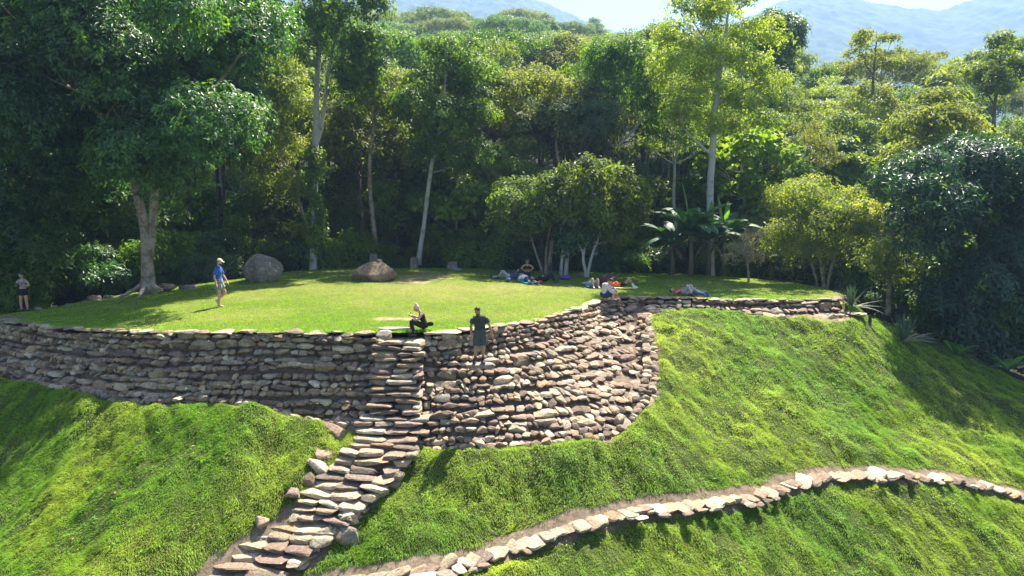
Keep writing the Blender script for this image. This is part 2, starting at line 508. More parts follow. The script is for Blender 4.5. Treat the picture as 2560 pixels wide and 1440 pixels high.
def add_stone(acc, c, t, up, size, sub=2, tint=None, jit=.12):
    """t: length direction, up: up direction, size: (length, depth, height) full"""
    t = np.asarray(t, float) + rng.normal(size=3) * jit * .6; t /= np.linalg.norm(t)
    up = np.asarray(up, float) + rng.normal(size=3) * jit
    up = up - t * np.dot(up, t); up /= np.linalg.norm(up)
    w = np.cross(up, t)
    P = PROTO[sub][random.randrange(36)]
    if random.random() < .5: P = P * np.array([-1, 1, 1]); flip = True
    else: flip = False
    q = P * (np.array(size) / 2)
    V = c + q[:, :1] * t + q[:, 1:2] * w + q[:, 2:3] * up
    f = ICO[sub][1]
    if flip: f = f[:, ::-1]
    acc.add(V, f, None, tint if tint is not None else stone_tint())

def wall_surface(TOPc, BOTc, steep=.5):
    """returns pos(i, drop): point of the wall face below top index i"""
    def pos(i, drop):
        i0 = int(min(max(i, 0), len(TOPc) - 1.001)); f = i - i0
        T = TOPc[i0] * (1 - f) + TOPc[min(i0 + 1, len(TOPc) - 1)] * f
        B = BOTc[i0] * (1 - f) + BOTc[min(i0 + 1, len(BOTc) - 1)] * f
        h = T[2] - B[2]
        st = min(steep, h * .45)
        g = .10 * drop / st if drop < st else .10 + .90 * (drop - st) / max(h - st, .01)
        g = min(g, 1.04)
        P = T * (1 - g) + B * g; P = P.copy(); P[2] = T[2] - drop
        return P, h
    return pos

def build_courses(accs, TOPc, BOTc, i_from, i_to, rowh=.155, sub=2, steep=.5, skip=None, smin=.17, smax=.5):
    pos = wall_surface(TOPc, BOTc, steep)
    n = len(TOPc)
    drop = .09; k = 0
    while drop < 3.4:
        rh = rowh * random.uniform(.85, 1.15)
        if k < 2: rh *= .9
        i = i_from + random.uniform(0, 3)
        phase = random.uniform(0, 10)
        while i < i_to:
            wav = .045 * math.sin(i * .05 + phase) + .03 * math.sin(i * .17 + k) + random.uniform(-.018, .018)
            P, h = pos(i, drop + wav)
            if drop + wav > h + .12: i += 2; continue
            Q, _ = pos(min(i + 1.5, n - 1), drop + wav); Q0, _ = pos(max(i - 1.5, 0), drop + wav)
            t = Q - Q0; t[2] *= .4; L = np.linalg.norm(t)
            if L < 1e-4: i += 1; continue
            t /= L; per = L / (min(i + 1.5, n - 1) - max(i - 1.5, 0))
            R = random.random()
            ln = random.uniform(smin, .27) if R < .6 else random.uniform(.25, smax) if R < .93 else random.uniform(.4, .75)
            hh = rh * random.uniform(.84, 1.14)
            if R < .2: hh *= .85
            big = random.random() < .05
            if big: ln = random.uniform(.45, .8); hh = rh * random.uniform(1.5, 2.0)
            # tread depth here
            D1, _ = pos(i, max(0, drop - .05)); D2, _ = pos(i, drop + .11)
            dep = np.linalg.norm((D2 - D1)[:2])
            nrm = np.cross(t, np.array([0, 0, 1.0]))     # outward (towards the viewer)
            if nrm[1] > 0 and abs(nrm[1]) > abs(nrm[0]): nrm = -nrm
            dd = max(.26, dep * 1.25 + .14) * random.uniform(.85, 1.15)
            dd = min(dd, .5)
            c = P + np.array([0, 0, -hh * .30]) - nrm * (dd * .5 - .10 - random.uniform(-.03, .04)) + t * ln * .5
            step = ln * random.uniform(.93, 1.03) / per
            if not (skip and skip(P)):
                tint = stone_tint() * (np.array([1, .97, .97]))
                up = np.array([0, 0, 1.0]) + nrm * random.uniform(-.05, .22)
                add_stone(accs, c, t, up, (ln * 1.04, dd, hh * 1.08), sub, tint, .07)
                if dep > .22:   # filler stones on deep treads
                    c2 = c - nrm * (dd * .55); add_stone(accs, c2 + np.array([0, 0, -.02]), t, (0, 0, 1), (ln, dd, hh), sub, stone_tint(), .12)
            i += step
        drop += rh; k += 1

def build_coping(acc, TOPc, i0, i1, lawnside, sub=3, wmin=.35, wmax=.8):
    i = i0
    while i < i1:
        P = TOPc[int(i)]; Q = TOPc[min(int(i) + 2, len(TOPc) - 1)] - TOPc[max(int(i) - 2, 0)]
        L = np.linalg.norm(Q[:2]); per = L / (min(int(i) + 2, len(TOPc) - 1) - max(int(i) - 2, 0))
        t = Q / np.linalg.norm(Q)
        nrm = np.array([t[1], -t[0], 0]); nrm = nrm if nrm[1] < 0 or abs(nrm[1]) < .3 else -nrm
        ln = random.uniform(wmin, wmax); dep = random.uniform(.34, .55); hh = random.uniform(.09, .15)
        c = P - nrm * (dep * .5 - .12) + t * ln * .5 + np.array([0, 0, random.uniform(-.015, .03) - .01])
        add_stone(acc, c, t, (0, 0, 1), (ln * 1.05, dep, hh), sub, stone_tint(1.12), .05)
        i += ln * .97 / per

def core_mesh(TOPc, BOTc, i0, i1, steep, inset=.13):
    pos = wall_surface(TOPc, BOTc, steep)
    rows = []
    idx = np.arange(i0, i1, 2)
    fr = np.linspace(0, 1, 14)
    V = []
    for i in idx:
        h = TOPc[i][2] - BOTc[i][2]
        t = TOPc[min(i + 2, len(TOPc) - 1)] - TOPc[max(i - 2, 0)]; t /= np.linalg.norm(t)
        nrm = np.cross(t, np.array([0, 0, 1.0])); nrm = nrm if nrm[1] < 0 or abs(nrm[1]) < .3 else -nrm
        for q in fr:
            P, _ = pos(i, q * (h + .25) + .05)
            V.append(P - nrm * inset - np.array([0, 0, .11]))
    a, b = len(idx), len(fr)
    ii = (np.arange(a - 1)[:, None] * b + np.arange(b - 1)[None, :]).ravel()
    q = np.stack([ii, ii + 1, ii + b + 1, ii + b], -1)
    return np_mesh('earth_core', np.array(V), [q], M_SOIL, True)

def stair_zone(P):
    d = dist_line(np.array([P[0]]), np.array([P[1]]), STAIR[:90:3])[0]
    return d < .62 and P[1] < 20.1
i_st = int(np.argmin(np.abs(TOP[:, 0] - STAIR[0][0])))     # where the stairs cut the wall top
# long straight wall left of the stairs
w1 = empty('retaining_wall', TOP[i_st // 2], 'long dry stone retaining wall of stepped rubble courses below the walking man in blue', 'wall')
a = Acc(); build_courses(a, TOP, BOT, 0, i_st, rowh=.15, skip=stair_zone); link('stone_courses', a.mesh('stone_courses', M_STONE, False), w1)
a = Acc(); build_coping(a, TOP, 0, i_st - 8, 1); link('coping', a.mesh('coping', M_STONE, False), w1)
link('earth_core', core_mesh(TOP, BOT, 0, i_st + 1, .5), w1)
# curved stepped wall
w2 = empty('curved_retaining_wall', TOP[(i_st + 399) // 2], 'curved stone wall stepping down in many rounded courses below the standing man', 'wall')
a = Acc(); build_courses(a, TOP, BOT, i_st, 399, rowh=.15, skip=stair_zone, smin=.13, smax=.36); link('stone_courses', a.mesh('stone_courses', M_STONE, False), w2)
a = Acc(); build_coping(a, TOP, i_st + 9, 399, 1); link('coping', a.mesh('coping', M_STONE, False), w2)
link('earth_core', core_mesh(TOP, BOT, i_st, 400, .5), w2)
# low wall at the right end
def foot_stones(L, i0, i1, smin=.16, smax=.36, rise=.0):
    a = Acc(); i = i0
    while i < i1:
        P = L[int(i)]; Q = L[min(int(i) + 2, len(L) - 1)] - L[max(int(i) - 2, 0)]
        per = np.linalg.norm(Q) / (min(int(i) + 2, len(L) - 1) - max(int(i) - 2, 0)); t = Q / np.linalg.norm(Q)
        out = np.cross(t, np.array([0, 0, 1.0])); out = out if out[1] < 0 or abs(out[1]) < .3 else -out
        ln = random.uniform(smin, smax)
        add_stone(a, P + t * ln * .5 + np.array([0, 0, random.uniform(.0, .06) + rise]) + out * random.uniform(-.04, .06), t, (0, 0, 1), (ln * 1.05, random.uniform(.24, .36), random.uniform(.14, .22)), 2, stone_tint(), .12)
        if random.random() < .6: add_stone(a, P - out * .24 + t * ln * .4 + np.array([0, 0, .12 + rise]), t, (0, 0, 1), (ln, .3, .17), 2, stone_tint(), .12)
        i += ln * random.uniform(.92, 1.02) / per
    return a
link('foot_stones', foot_stones(BOT, i_st + 8, 399).mesh('foot_stones', M_STONE, False), w2)
link('foot_stones', foot_stones(BOT, 0, i_st - 8).mesh('foot_stones', M_STONE, False), w1)
w3 = empty('low_wall', TOP2[60], 'low grey stone wall under the two people lying at the lawn edge', 'wall')
a = Acc(); build_courses(a, TOP2, BOT2, 0, 119, rowh=.13, steep=.3); link('stone_courses', a.mesh('stone_courses', M_STONE, False), w3)
a = Acc(); build_coping(a, TOP2, 0, 118, 1, wmin=.3, wmax=.65)
link('coping', a.mesh('coping', M_STONE, False), w3)
link('earth_core', core_mesh(TOP2, BOT2, 0, 120, .3), w3)

for o in (w1, w2, w3):
    o['kind'] = 'thing'
    for ch in list(col.objects):
        if ch.parent is o: ch.matrix_parent_inverse = Matrix.Translation(-Vector(o.location))

# ------------------------------------------------------------------ staircase
st = empty('stone_staircase', STAIR[100], 'rough stone staircase climbing steeply across the grass slope to the long pale slab', 'staircase')
inv = Matrix.Translation(-Vector(st.location))
seg = np.r_[0, np.cumsum(np.linalg.norm(np.diff(STAIR, axis=0), axis=1))]
zs = STAIR[:, 2]
k = 0
z = STAIR[0][2] - .10
while z > STAIR[-1][2]:
    i = int(np.argmin(np.abs(zs - z)))
    P = STAIR[i]; d = STAIR[min(i + 6, 199)] - STAIR[max(i - 6, 0)]; d[2] = 0; d /= np.linalg.norm(d)
    t = np.array([-d[1], d[0], 0]); t = t if t[0] > 0 else -t
    low = sstep(16.0, 18.0, 34 - P[1] * 1) if False else (1 if P[1] < 17.6 else 0)
    W = random.uniform(1.3, 1.42) if P[1] > 18.4 else random.uniform(1.75, 1.95)
    t = t * (.25 if P[1] < 17.6 else .4) + np.array([.8, -.06, 0]); t /= np.linalg.norm(t)
    acc = Acc()
    x = -W / 2 + random.uniform(-.08, .08)
    while x < W / 2 - .1:
        ln = random.uniform(.48, 1.0); ln = min(ln, W / 2 - x + .12)
        hh = random.uniform(.13, .17) if P[1] < 17.8 else random.uniform(.10, .13); dep = random.uniform(.42, .52) + .08 * low
        c = P + t * (x + ln / 2 - (.14 if P[1] < 17.0 else 0)) + np.array([0, 0, random.uniform(-.015, .02) - .03 + .03 * low]) + d * .10 + d * random.uniform(-.03, .03)
        tt = t + np.array([0, 0, random.uniform(-.06, .06)]) - d * random.uniform(-.05, .12)
        add_stone(acc, c, tt, np.array([0, 0, 1.0]) + d * random.uniform(-.02, .12), (ln * 1.0, dep, hh), 's', stone_tint(1.05), .045)
        add_stone(acc, c - d * .12 - np.array([0, 0, hh * .75]), tt, (0, 0, 1), (ln * .9, dep * .9, hh * .9), 2, stone_tint(.9), .06)
        x += ln * random.uniform(.92, .97)
    o = link('step', acc.mesh('step', M_STONE, False), st); o.matrix_parent_inverse = inv
    z -= random.uniform(.128, .15); k += 1
# border stones of the lower flight
for (u, v, L, h, r, side) in ((868, 1055, .62, .2, .5, 0), (1070, 1030, .0, .0, 0, 0), (842, 1085, .7, .22, .7, 0), (812, 1140, .5, .2, .6, 0), (800, 1170, .5, .2, .9, 0), (780, 1205, .34, .22, 1.2, 0), (735, 1235, .3, .2, .2, 0),
                              (1000, 1160, .3, .2, .1, 1), (985, 1195, .5, .22, -.8, 1), (983, 1205, .3, .2, .2, 1), (955, 1235, .42, .18, -1.2, 1), (870, 1300, .44, .3, .1, 1), (860, 1338, .5, .32, -.1, 1),
                              (805, 1335, .5, .2, -.8, 1), (775, 1385, .32, .22, .2, 1), (655, 1310, .25, .2, .3, 0), (1010, 1090, .3, .2, 0, 1), (1025, 1115, .28, .18, 0, 1)):
    if L == 0: continue
    best = min(np.arange(13.5, 19.5, .05), key=lambda dd: abs(px(u, v, dd)[2] - float(ground_z(np.array([px(u, v, dd)[0]]), np.array([dd]), False)[0])))
    P = px(u, v, best); acc = Acc()
    a_ = -r if side == 0 else r
    add_stone(acc, P + np.array([0, 0, .03]), (math.cos(a_), math.sin(a_) * .4 + .2 * (1 - 2 * side), -math.sin(a_) * .6 * (1 if side else -1)), (0, -.3, 1), (L * 1.35, .42, h * 1.3), 3, stone_tint(1.15), .1)
    o = link('border_stone', acc.mesh('border_stone', M_STONE, False), st); o.matrix_parent_inverse = inv

# pale slab at the head of the stairs
P = pz(988, 826, .02)
acc = Acc(); add_stone(acc, np.array([P[0], P[1] + .05, .05]), (1, 0.02, 0), (0, 0, 1), (1.05, .32, .13), 3, np.array([.5, .47, .40]), .01)
o = link('stone_slab', acc.mesh('stone_slab', M_STONE), None, label='long pale flat stone slab on the lawn edge at the top of the stairs', category='slab')
acc = Acc(); P = pz(962, 836, 0); add_stone(acc, P + np.array([0, -.15, .0]), (1, 0, 0), (0, 0, 1), (.42, .36, .3), 3, np.array([.34, .27, .22]), .05)
o = link('round_stone', acc.mesh('round_stone', M_STONE), None, label='rounded pinkish stone at the wall top just below the white slab', category='stone')

# ------------------------------------------------------------------ stone path
path = empty('path', PATH[150], 'narrow path of flat pale stones curving across the grass slope', 'path')
path['kind'] = 'structure'
inv = Matrix.Translation(-Vector(path.location))
L_ = np.linalg.norm(np.diff(PATH[:, :2], axis=0), axis=1).mean()
i = 0.0
PGZ = None
np_ = 0
while i < 292:
    P = PATH[int(i)].copy(); d = PATH[min(int(i) + 3, 299)] - PATH[max(int(i) - 3, 0)]; d[2] = 0; d /= np.linalg.norm(d)
    t = np.array([-d[1], d[0], 0])
    lead = P[0] < -1.2
    wid = random.uniform(.30, .55) if lead else random.uniform(.20, .42)
    W = random.uniform(.56, .76) if not lead else random.uniform(.30, .42)
    gz = float(ground_z(np.array([P[0]]), np.array([P[1]]))[0])
    gz = P[2] * .3 + gz * .7
    acc = Acc()
    tt = t + d * random.uniform(-.55, -.1)
    c = np.array([P[0], P[1], gz - .02]) - t * random.uniform(-.03, .07)
    add_stone(acc, c, tt, np.array([0, 0, 1.0]) - d * random.uniform(.0, .25) + np.array([0, -.1, 0]), (W, wid * 1.35, random.uniform(.08, .12)), 's', stone_tint(1.1), .06)
    if lead:
        for sg in (-1, 1): add_stone(acc, c + t * (W * .98) * sg + d * random.uniform(-.1, .1), tt, (0, 0, 1), (W * random.uniform(.9, 1.15), wid * random.uniform(.9, 1.2), .1), 3, stone_tint(1.3), .08)
    elif random.random() < .5:
        add_stone(acc, c - t * (W * .62) * random.choice((1, -1)) + np.array([0, 0, -.02]), d, (0, 0, 1), (random.uniform(.2, .35), .22, .1), 2, stone_tint(1.2), .1)
    o = link('paving_stone', acc.mesh('paving_stone', M_STONE, False), path); o.matrix_parent_inverse = inv
    np_ += 1
    i += wid * .9 / L_
print('paving stones', np_, 'steps', k)
# ------------------------------------------------------------------ grass blades
def grid_z(gx_, gy_, Z, x, y):
    i = np.clip(np.searchsorted(gx_, x) - 1, 0, len(gx_) - 2); j = np.clip(np.searchsorted(gy_, y) - 1, 0, len(gy_) - 2)
    fx = (x - gx_[i]) / (gx_[i + 1] - gx_[i]); fy = (y - gy_[j]) / (gy_[j + 1] - gy_[j])
    return (Z[j, i] * (1 - fx) + Z[j, i + 1] * fx) * (1 - fy) + (Z[j + 1, i] * (1 - fx) + Z[j + 1, i + 1] * fx) * fy

def vis(x, y, z, m=60):
    c, s = math.cos(PITCH), math.sin(PITCH)
    f = y * c - (z - CZ) * s; up = y * s + (z - CZ) * c
    u = 1280 + FPX * x / f; v = 720 - FPX * up / f
    return (f > 1) & (u > -m) & (u < 2560 + m) & (v < 1440 + m) & (v > -m)

def blades(x, y, z, lean, L, W, tint):
    """one bent triangle-pair blade per root: lean (n,3) horizontal+up direction"""
    n = len(x)
    B = np.stack([x, y, z], -1)
    a = rng.uniform(0, 2 * math.pi, n)
    side = np.stack([np.cos(a), np.sin(a), np.zeros(n)], -1)
    lean = lean / np.linalg.norm(lean, axis=1)[:, None]
    tip = B + lean * L[:, None]
    tip[:, 2] -= L * .28
    mid = B + lean * (L * .5)[:, None] + np.array([0, 0, 1]) * (L * .12)[:, None]
    w = side * W[:, None] * .5
    V = np.stack([B - w, B + w, mid + w * .9, mid - w * .9, tip], 1).reshape(-1, 3)
    k = np.arange(n)[:, None] * 5
    q = k + np.array([[0, 1, 2, 3]]); t = k + np.array([[3, 2, 4]])
    return V, q, t, np.repeat(tint, 5, axis=0)

def slope_grass(n):
    # denser near the camera: sample in (x,y) then thin by projected size
    x = rng.uniform(-22, 25, n); y = rng.uniform(12.6, 27.8, n)
    p = np.clip((17.0 / y) ** 1.5, 0, 1)
    k = rng.random(n) < p; x, y = x[k], y[k]
    # clumping: pull roots towards tuft centres
    cs = .11 + .0 * x
    wx = x + .25 * (fbm(x * 3, y * 3, 97, 2) - .5); wy = y + .25 * (fbm(x * 3 + 7, y * 3, 98, 2) - .5)
    cx = np.floor(wx / cs); cyy = np.floor(wy / (cs * 1.5))
    tx = (cx + hash2(cx, cyy, 3)) * cs; ty = (cyy + hash2(cx, cyy, 4)) * cs * 1.5
    
    th = np.clip(fbm(x * 5, y * 3.4, 99, 3) * 2.4 - .7, 0, 1)
    z = grid_z(gx, gy, GZs, x, y)
    k = vis(x, y, z, 330) & ~inside(x, y, CORE_POLY)
    x, y, z, th = x[k], y[k], z[k], th[k]
    so = soil_amount(x, y)
    thin = fbm(x * .9, y * .9, 91, 4)
    bare = sstep(.57, .65, fbm(x * 1.3 + 5, y * 1.3, 92, 4))
    k = (rng.random(len(x)) > so * .97) & (rng.random(len(x)) > bare * .75)
    x, y, z, th, thin = x[k], y[k], z[k], th[k], thin[k]
    e = .12
    sx = (grid_z(gx, gy, GZs, x + e, y) - grid_z(gx, gy, GZs, x - e, y)) / (2 * e)
    sy = (grid_z(gx, gy, GZs, x, y + e) - grid_z(gx, gy, GZs, x, y - e)) / (2 * e)
    n = len(x)
    wa = (fbm(x * .9 + 30, y * .9, 96, 3) - .5) * 2.2
    lean = np.stack([-sx * 1.1 + wa, -sy * 1.1 - .25, np.full(n, .42)], -1) + rng.normal(size=(n, 3)) * np.array([.28, .28, .16])
    lean[:, 2] = np.abs(lean[:, 2])
    lush = fbm(x * .28 + 9, y * .28, 93, 3)
    left = 1 - sstep(-6, 0, x)
    L = (.055 + .065 * th + .035 * np.clip((lush - .45) * 4, 0, 1)) * rng.uniform(.7, 1.25, n)
    W = rng.uniform(.008, .015, n)
    g1 = np.array([.17, .33, .014]); g2 = np.array([.37, .47, .04]); g3 = np.array([.32, .29, .10])
    f = np.clip((fbm(x * .35, y * .35, 94, 4) - .5) * 2.6 + .42 - left * .25 + .3 * sstep(12, 18, x) , 0, 1)[:, None]
    t = g1 * (1 - f) + g2 * f
    d = (rng.random(n) < .10 + .12 * f[:, 0])[:, None]
    t = np.where(d, g3, t) * rng.uniform(.75, 1.25, (n, 1))
    t = t * (.9 + .2 * th[:, None])
    # fade to shade-loving darker grass beyond the right shoulder
    return blades(x, y, z - .012, lean, L, W, t)

def lawn_grass(n):
    x = rng.uniform(-21, 14.5, n); y = rng.uniform(18.8, 41, n)
    k = inside(x, y, LAWN_POLY) & (rng.random(n) < np.clip((22 / y) ** 1.5, 0, 1))
    x, y = x[k], y[k]
    z = lawn_z(x, y); k = vis(x, y, z); x, y, z = x[k], y[k], z[k]
    dry, bare = lawn_tint(x, y)
    k = rng.random(len(x)) > bare * .9
    x, y, z, dry, bare = x[k], y[k], z[k], dry[k], bare[k]
    n = len(x)
    lean = rng.normal(size=(n, 3)) * np.array([.5, .5, .2]) + np.array([0, 0, .8]); lean[:, 2] = np.abs(lean[:, 2])
    L = rng.uniform(.025, .06, n) * (1 - .4 * dry) * (.7 + .6 * fbm(x * 2, y * 2, 95, 3)); W = rng.uniform(.012, .022, n)
    edge = dist_line(x, y, np.concatenate([TOP[::8], TOP2[::8]]))
    L = L * np.where(edge < .45, 1.7, 1)
    t = np.array([.22, .39, .022]) * (1 - dry[:, None]) + np.array([.46, .49, .12]) * dry[:, None]
    t = t * rng.uniform(.75, 1.25, (n, 1))
    return blades(x, y, z - .008, lean, L, W, t)

for nm, fn, cnt in (('slope_grass', slope_grass, 2800000), ('lawn_grass', lawn_grass, 900000)):
    V, q, t, T = fn(cnt)
    print(nm, len(V) // 5)
    link(nm, np_mesh(nm, V, [q, t], M_BLADE, False, {'tint': ('FLOAT_COLOR', T)}), kind='stuff')

# broad-leaved weeds scattered in the turf
n = 900
x = rng.uniform(-17, 22, n); y = rng.uniform(13.4, 27, n)
w_ = fbm(x * .8, y * .8, 201, 3)
k = (w_ > .50) & ~inside(x, y, CORE_POLY) & (soil_amount(x, y) < .8); x, y = x[k], y[k]
z = grid_z(gx, gy, GZs, x, y); n = len(x); K = 9
a_ = rng.uniform(0, 6.28, (n, K)); el_ = rng.uniform(.2, 1.2, (n, K))
D = np.stack([np.cos(a_) * np.cos(el_), np.sin(a_) * np.cos(el_), np.sin(el_)], -1).reshape(-1, 3)
B = np.repeat(np.stack([x, y, z + .03], -1), K, axis=0) + rng.normal(size=(n * K, 3)) * np.array([.05, .05, .02])
WEED = (B, D)
# ------------------------------------------------------------------ trees
def m_leaf(name, c1, c2, transl=.4, rough=.45, spec=.5, tcol=(1.5, 1.7, .5), new=(.16, .24, .03)):
    m, nt, out = mat_new(name)
    at = N(nt, 'Attribute', attribute_name='tint')
    sep = N(nt, 'SeparateColor'); nt.links.new(at.outputs['Color'], sep.inputs[0])
    oi = N(nt, 'ObjectInfo')
    c = mixc(nt, sep.outputs[0], c1, c2)
    c = mixc(nt, sep.outputs[1], c, new)
    # every tree a slightly different green
    h = N(nt, 'HueSaturation')
    mr = N(nt, 'MapRange'); mr.inputs[3].default_value = .484; mr.inputs[4].default_value = .506
    nt.links.new(oi.outputs['Random'], mr.inputs[0]); nt.links.new(mr.outputs[0], h.inputs['Hue'])
    m2 = N(nt, 'Math', operation='MULTIPLY_ADD'); m2.inputs[1].default_value = .4; m2.inputs[2].default_value = 1.02
    nt.links.new(oi.outputs['Random'], m2.inputs[0]); nt.links.new(m2.outputs[0], h.inputs['Value'])
    nt.links.new(c, h.inputs['Color']); c = h.outputs[0]
    p = N(nt, 'BsdfPrincipled', i_Roughness=rough); p.inputs['Specular IOR Level'].default_value = spec
    nt.links.new(c, p.inputs['Base Color'])
    t = N(nt, 'BsdfTranslucent'); nt.links.new(mixc(nt, 1, c, tcol, 'MULTIPLY'), t.inputs[0])
    mx = N(nt, 'MixShader'); mx.inputs[0].default_value = transl
    nt.links.new(p.outputs[0], mx.inputs[1]); nt.links.new(t.outputs[0], mx.inputs[2])
    nt.links.new(mx.outputs[0], out.inputs[0])
    return m

def m_bark(name, c, pale, amount=.5):
    m, nt, out = mat_new(name)
    n1 = noise(nt, 2.6, 6, .7); n2 = noise(nt, 14, 5, .6)
    a = ramp(nt, n2.outputs[0], [(.3, tuple(x * .65 for x in c)), (.7, tuple(x * 1.3 for x in c))])
    f = ramp(nt, n1.outputs[0], [(.62 - amount * .35, (0, 0, 0)), (.70 - amount * .25, (1, 1, 1))])
    cc = mixc(nt, f, a, pale)
    p = N(nt, 'BsdfPrincipled', i_Roughness=.9); p.inputs['Specular IOR Level'].default_value = .2
    b = N(nt, 'Bump', i_Strength=.6, i_Distance=.03)
    nt.links.new(n2.outputs[0], b.inputs['Height']); nt.links.new(b.outputs[0], p.inputs['Normal'])
    nt.links.new(cc, p.inputs['Base Color']); nt.links.new(p.outputs[0], out.inputs[0])
    return m

LEAF = {
    'dark': m_leaf('leaf_dark_glossy', (.032, .082, .026), (.08, .155, .04), .42, .40, .5, (1.4, 1.7, .5)),
    'deep': m_leaf('leaf_deep_green', (.045, .11, .014), (.125, .20, .028), .48, .5, .35, (1.6, 1.65, .45)),
    'mid': m_leaf('leaf_mid_green', (.06, .125, .014), (.175, .235, .03), .52, .5, .35, (1.65, 1.6, .45)),
    'yellow': m_leaf('leaf_yellow_green', (.125, .18, .03), (.28, .33, .055), .52, .5, .35, (1.5, 1.5, .5), (.30, .37, .05)),
    'olive': m_leaf('leaf_olive', (.095, .13, .025), (.23, .27, .05), .5, .6, .3, (1.5, 1.5, .5), (.30, .29, .06)),
    'grey': m_leaf('leaf_grey_green', (.06, .11, .05), (.13, .19, .08), .38, .5, .4, (1.4, 1.7, .6)),
    'dry': m_leaf('leaf_dry', (.17, .16, .085), (.36, .35, .20), .35, .7, .2, (1.2, 1.2, .8), (.25, .25, .08)),
    'bluish': m_leaf('leaf_bluish_glossy', (.02, .052, .03), (.045, .095, .048), .28, .42, .5, (1.4, 1.9, .5)),
    'lime': m_leaf('leaf_lime', (.09, .16, .015), (.19, .26, .03), .46, .5, .35, (1.6, 1.6, .4)),
}
BARK = {
    'brown': m_bark('bark_brown', (.12, .09, .065), (.26, .24, .20), .35),
    'pale': m_bark('bark_pale', (.20, .17, .14), (.46, .45, .42), .9),
    'tan': m_bark('bark_tan', (.19, .145, .10), (.36, .31, .24), .6),
    'dark': m_bark('bark_dark', (.06, .05, .038), (.14, .12, .10), .3),
}

def leaf_quads(P, D, NRM, L, W, t):
    """P base points, D leaf axis, NRM normal hint; folded four-corner leaves"""
    D = D / (np.linalg.norm(D, axis=1)[:, None] + 1e-9)
    S = np.cross(D, NRM); S /= np.linalg.norm(S, axis=1)[:, None] + 1e-9
    U = np.cross(S, D)
    L = L[:, None]; W = W[:, None]
    mid = P + D * L * .48
    V = np.stack([P, mid + S * W * .5 + U * W * .12, P + D * L - U * L * .06, mid - S * W * .5 + U * W * .12], 1).reshape(-1, 3)
    q = np.arange(len(P))[:, None] * 4 + np.arange(4)[None, :]
    return V, q, np.repeat(t, 4, axis=0)

DENS = 1.75
def crown_mesh(name, clumps, mat, seed, leaf=(.2, .075), per_m2=9, k=7, droop=.35, new=.03, inner=.25, shell=.3, trim=None, flat=0.0):
    """clumps: (x,y,z,rx,ry,rz) ellipsoids whose surface carries whorls of leaves"""
    r = np.random.default_rng(seed)
    Ps, Os, T = [], [], []
    for (x, y, z, rx, ry, rz) in clumps:
        area = 4 * math.pi * ((rx * ry) ** 1.6 / 3 + (rx * rz) ** 1.6 / 3 + (ry * rz) ** 1.6 / 3) ** (1 / 1.6)
        m = max(4, int(area * per_m2 * DENS))
        o = r.normal(size=(m, 3)); o /= np.linalg.norm(o, axis=1)[:, None]
        o[:, 2] = np.where((o[:, 2] < -.25) & (r.random(m) < .65), -o[:, 2], o[:, 2])
        # lumpy radius
        a1 = r.normal(size=(3, 3)) * 2.4; ph = r.uniform(0, 6.28, 3)
        lum = 1 + .16 * np.sin(o @ a1[0] + ph[0]) + .12 * np.sin(o @ a1[1] * 2 + ph[1]) + .08 * np.sin(o @ a1[2] * 4 + ph[2])
        rad = lum * np.where(r.random(m) < inner, r.uniform(.35, .85, m), 1 - shell * r.random(m) ** 2)
        p = np.array([x, y, z]) + o * rad[:, None] * np.array([rx, ry, rz])
        gap = fbm(p[:, 0] * 1.1 + p[:, 2] * .9 + seed, p[:, 1] * 1.1 - p[:, 2] * .7, seed, 2)
        kk = gap > .33
        Ps.append(p[kk]); Os.append(o[kk])
        tone = r.uniform(-.18, .18)
        T.append(np.clip(r.normal(.45 + tone, .16, kk.sum()), 0, 1))
    P = np.concatenate(Ps); O = np.concatenate(Os); T = np.concatenate(T)
    m = len(P)
    O = O + np.array([0, 0, .35]); O /= np.linalg.norm(O, axis=1)[:, None]
    isnew = (fbm(P[:, 0] * 1.7, P[:, 1] * 1.7 + P[:, 2] * 1.3, seed + 3, 2) > (.76 - new)) & (O[:, 2] > -.1) & (r.random(m) < .8) if new > 0 else np.zeros(m, bool)
    a = np.cross(O, r.normal(size=(m, 3))); a /= np.linalg.norm(a, axis=1)[:, None]
    b = np.cross(O, a)
    ang = np.arange(k) / k * 2 * math.pi
    A = ang[None, :] + r.uniform(0, 6.28, (m, 1)) + r.normal(size=(m, k)) * .25
    rad = np.cos(A)[..., None] * a[:, None] + np.sin(A)[..., None] * b[:, None]
    D = rad * r.uniform(.7, 1.1, (m, k, 1)) + O[:, None] * r.uniform(.0, .6, (m, k, 1)) + np.array([0, 0, -1]) * (droop * r.uniform(.5, 1.6, (m, k, 1)))
    if flat: D[..., 2] *= (1 - flat)
    D /= np.linalg.norm(D, axis=-1)[..., None]
    PP = P[:, None] + D * .02 + r.normal(size=(m, k, 3)) * leaf[0] * .35
    NR = O[:, None] * np.ones((m, k, 1)) + r.normal(size=(m, k, 3)) * .35 + np.array([0, 0, .35])
    L = leaf[0] * r.uniform(.7, 1.25, (m, k)); W = leaf[1] * 1.15 * r.uniform(.75, 1.2, (m, k))
    tt = np.zeros((m, k, 3)); tt[..., 0] = np.clip(T[:, None] + r.normal(size=(m, k)) * .12, 0, 1)
    tt[..., 1] = isnew[:, None] * r.uniform(.5, 1, (m, k)); 
    if trim is not None:
        kk = trim(PP.reshape(-1, 3)); f = lambda q: q.reshape(-1, *q.shape[2:])[kk]
    else: f = lambda q: q.reshape(-1, *q.shape[2:])
    V, q, t = leaf_quads(f(PP), f(D), f(NR), f(L), f(W), f(tt))
    return np_mesh(name, V, [q], mat, False, {'tint': ('FLOAT_COLOR', t)})

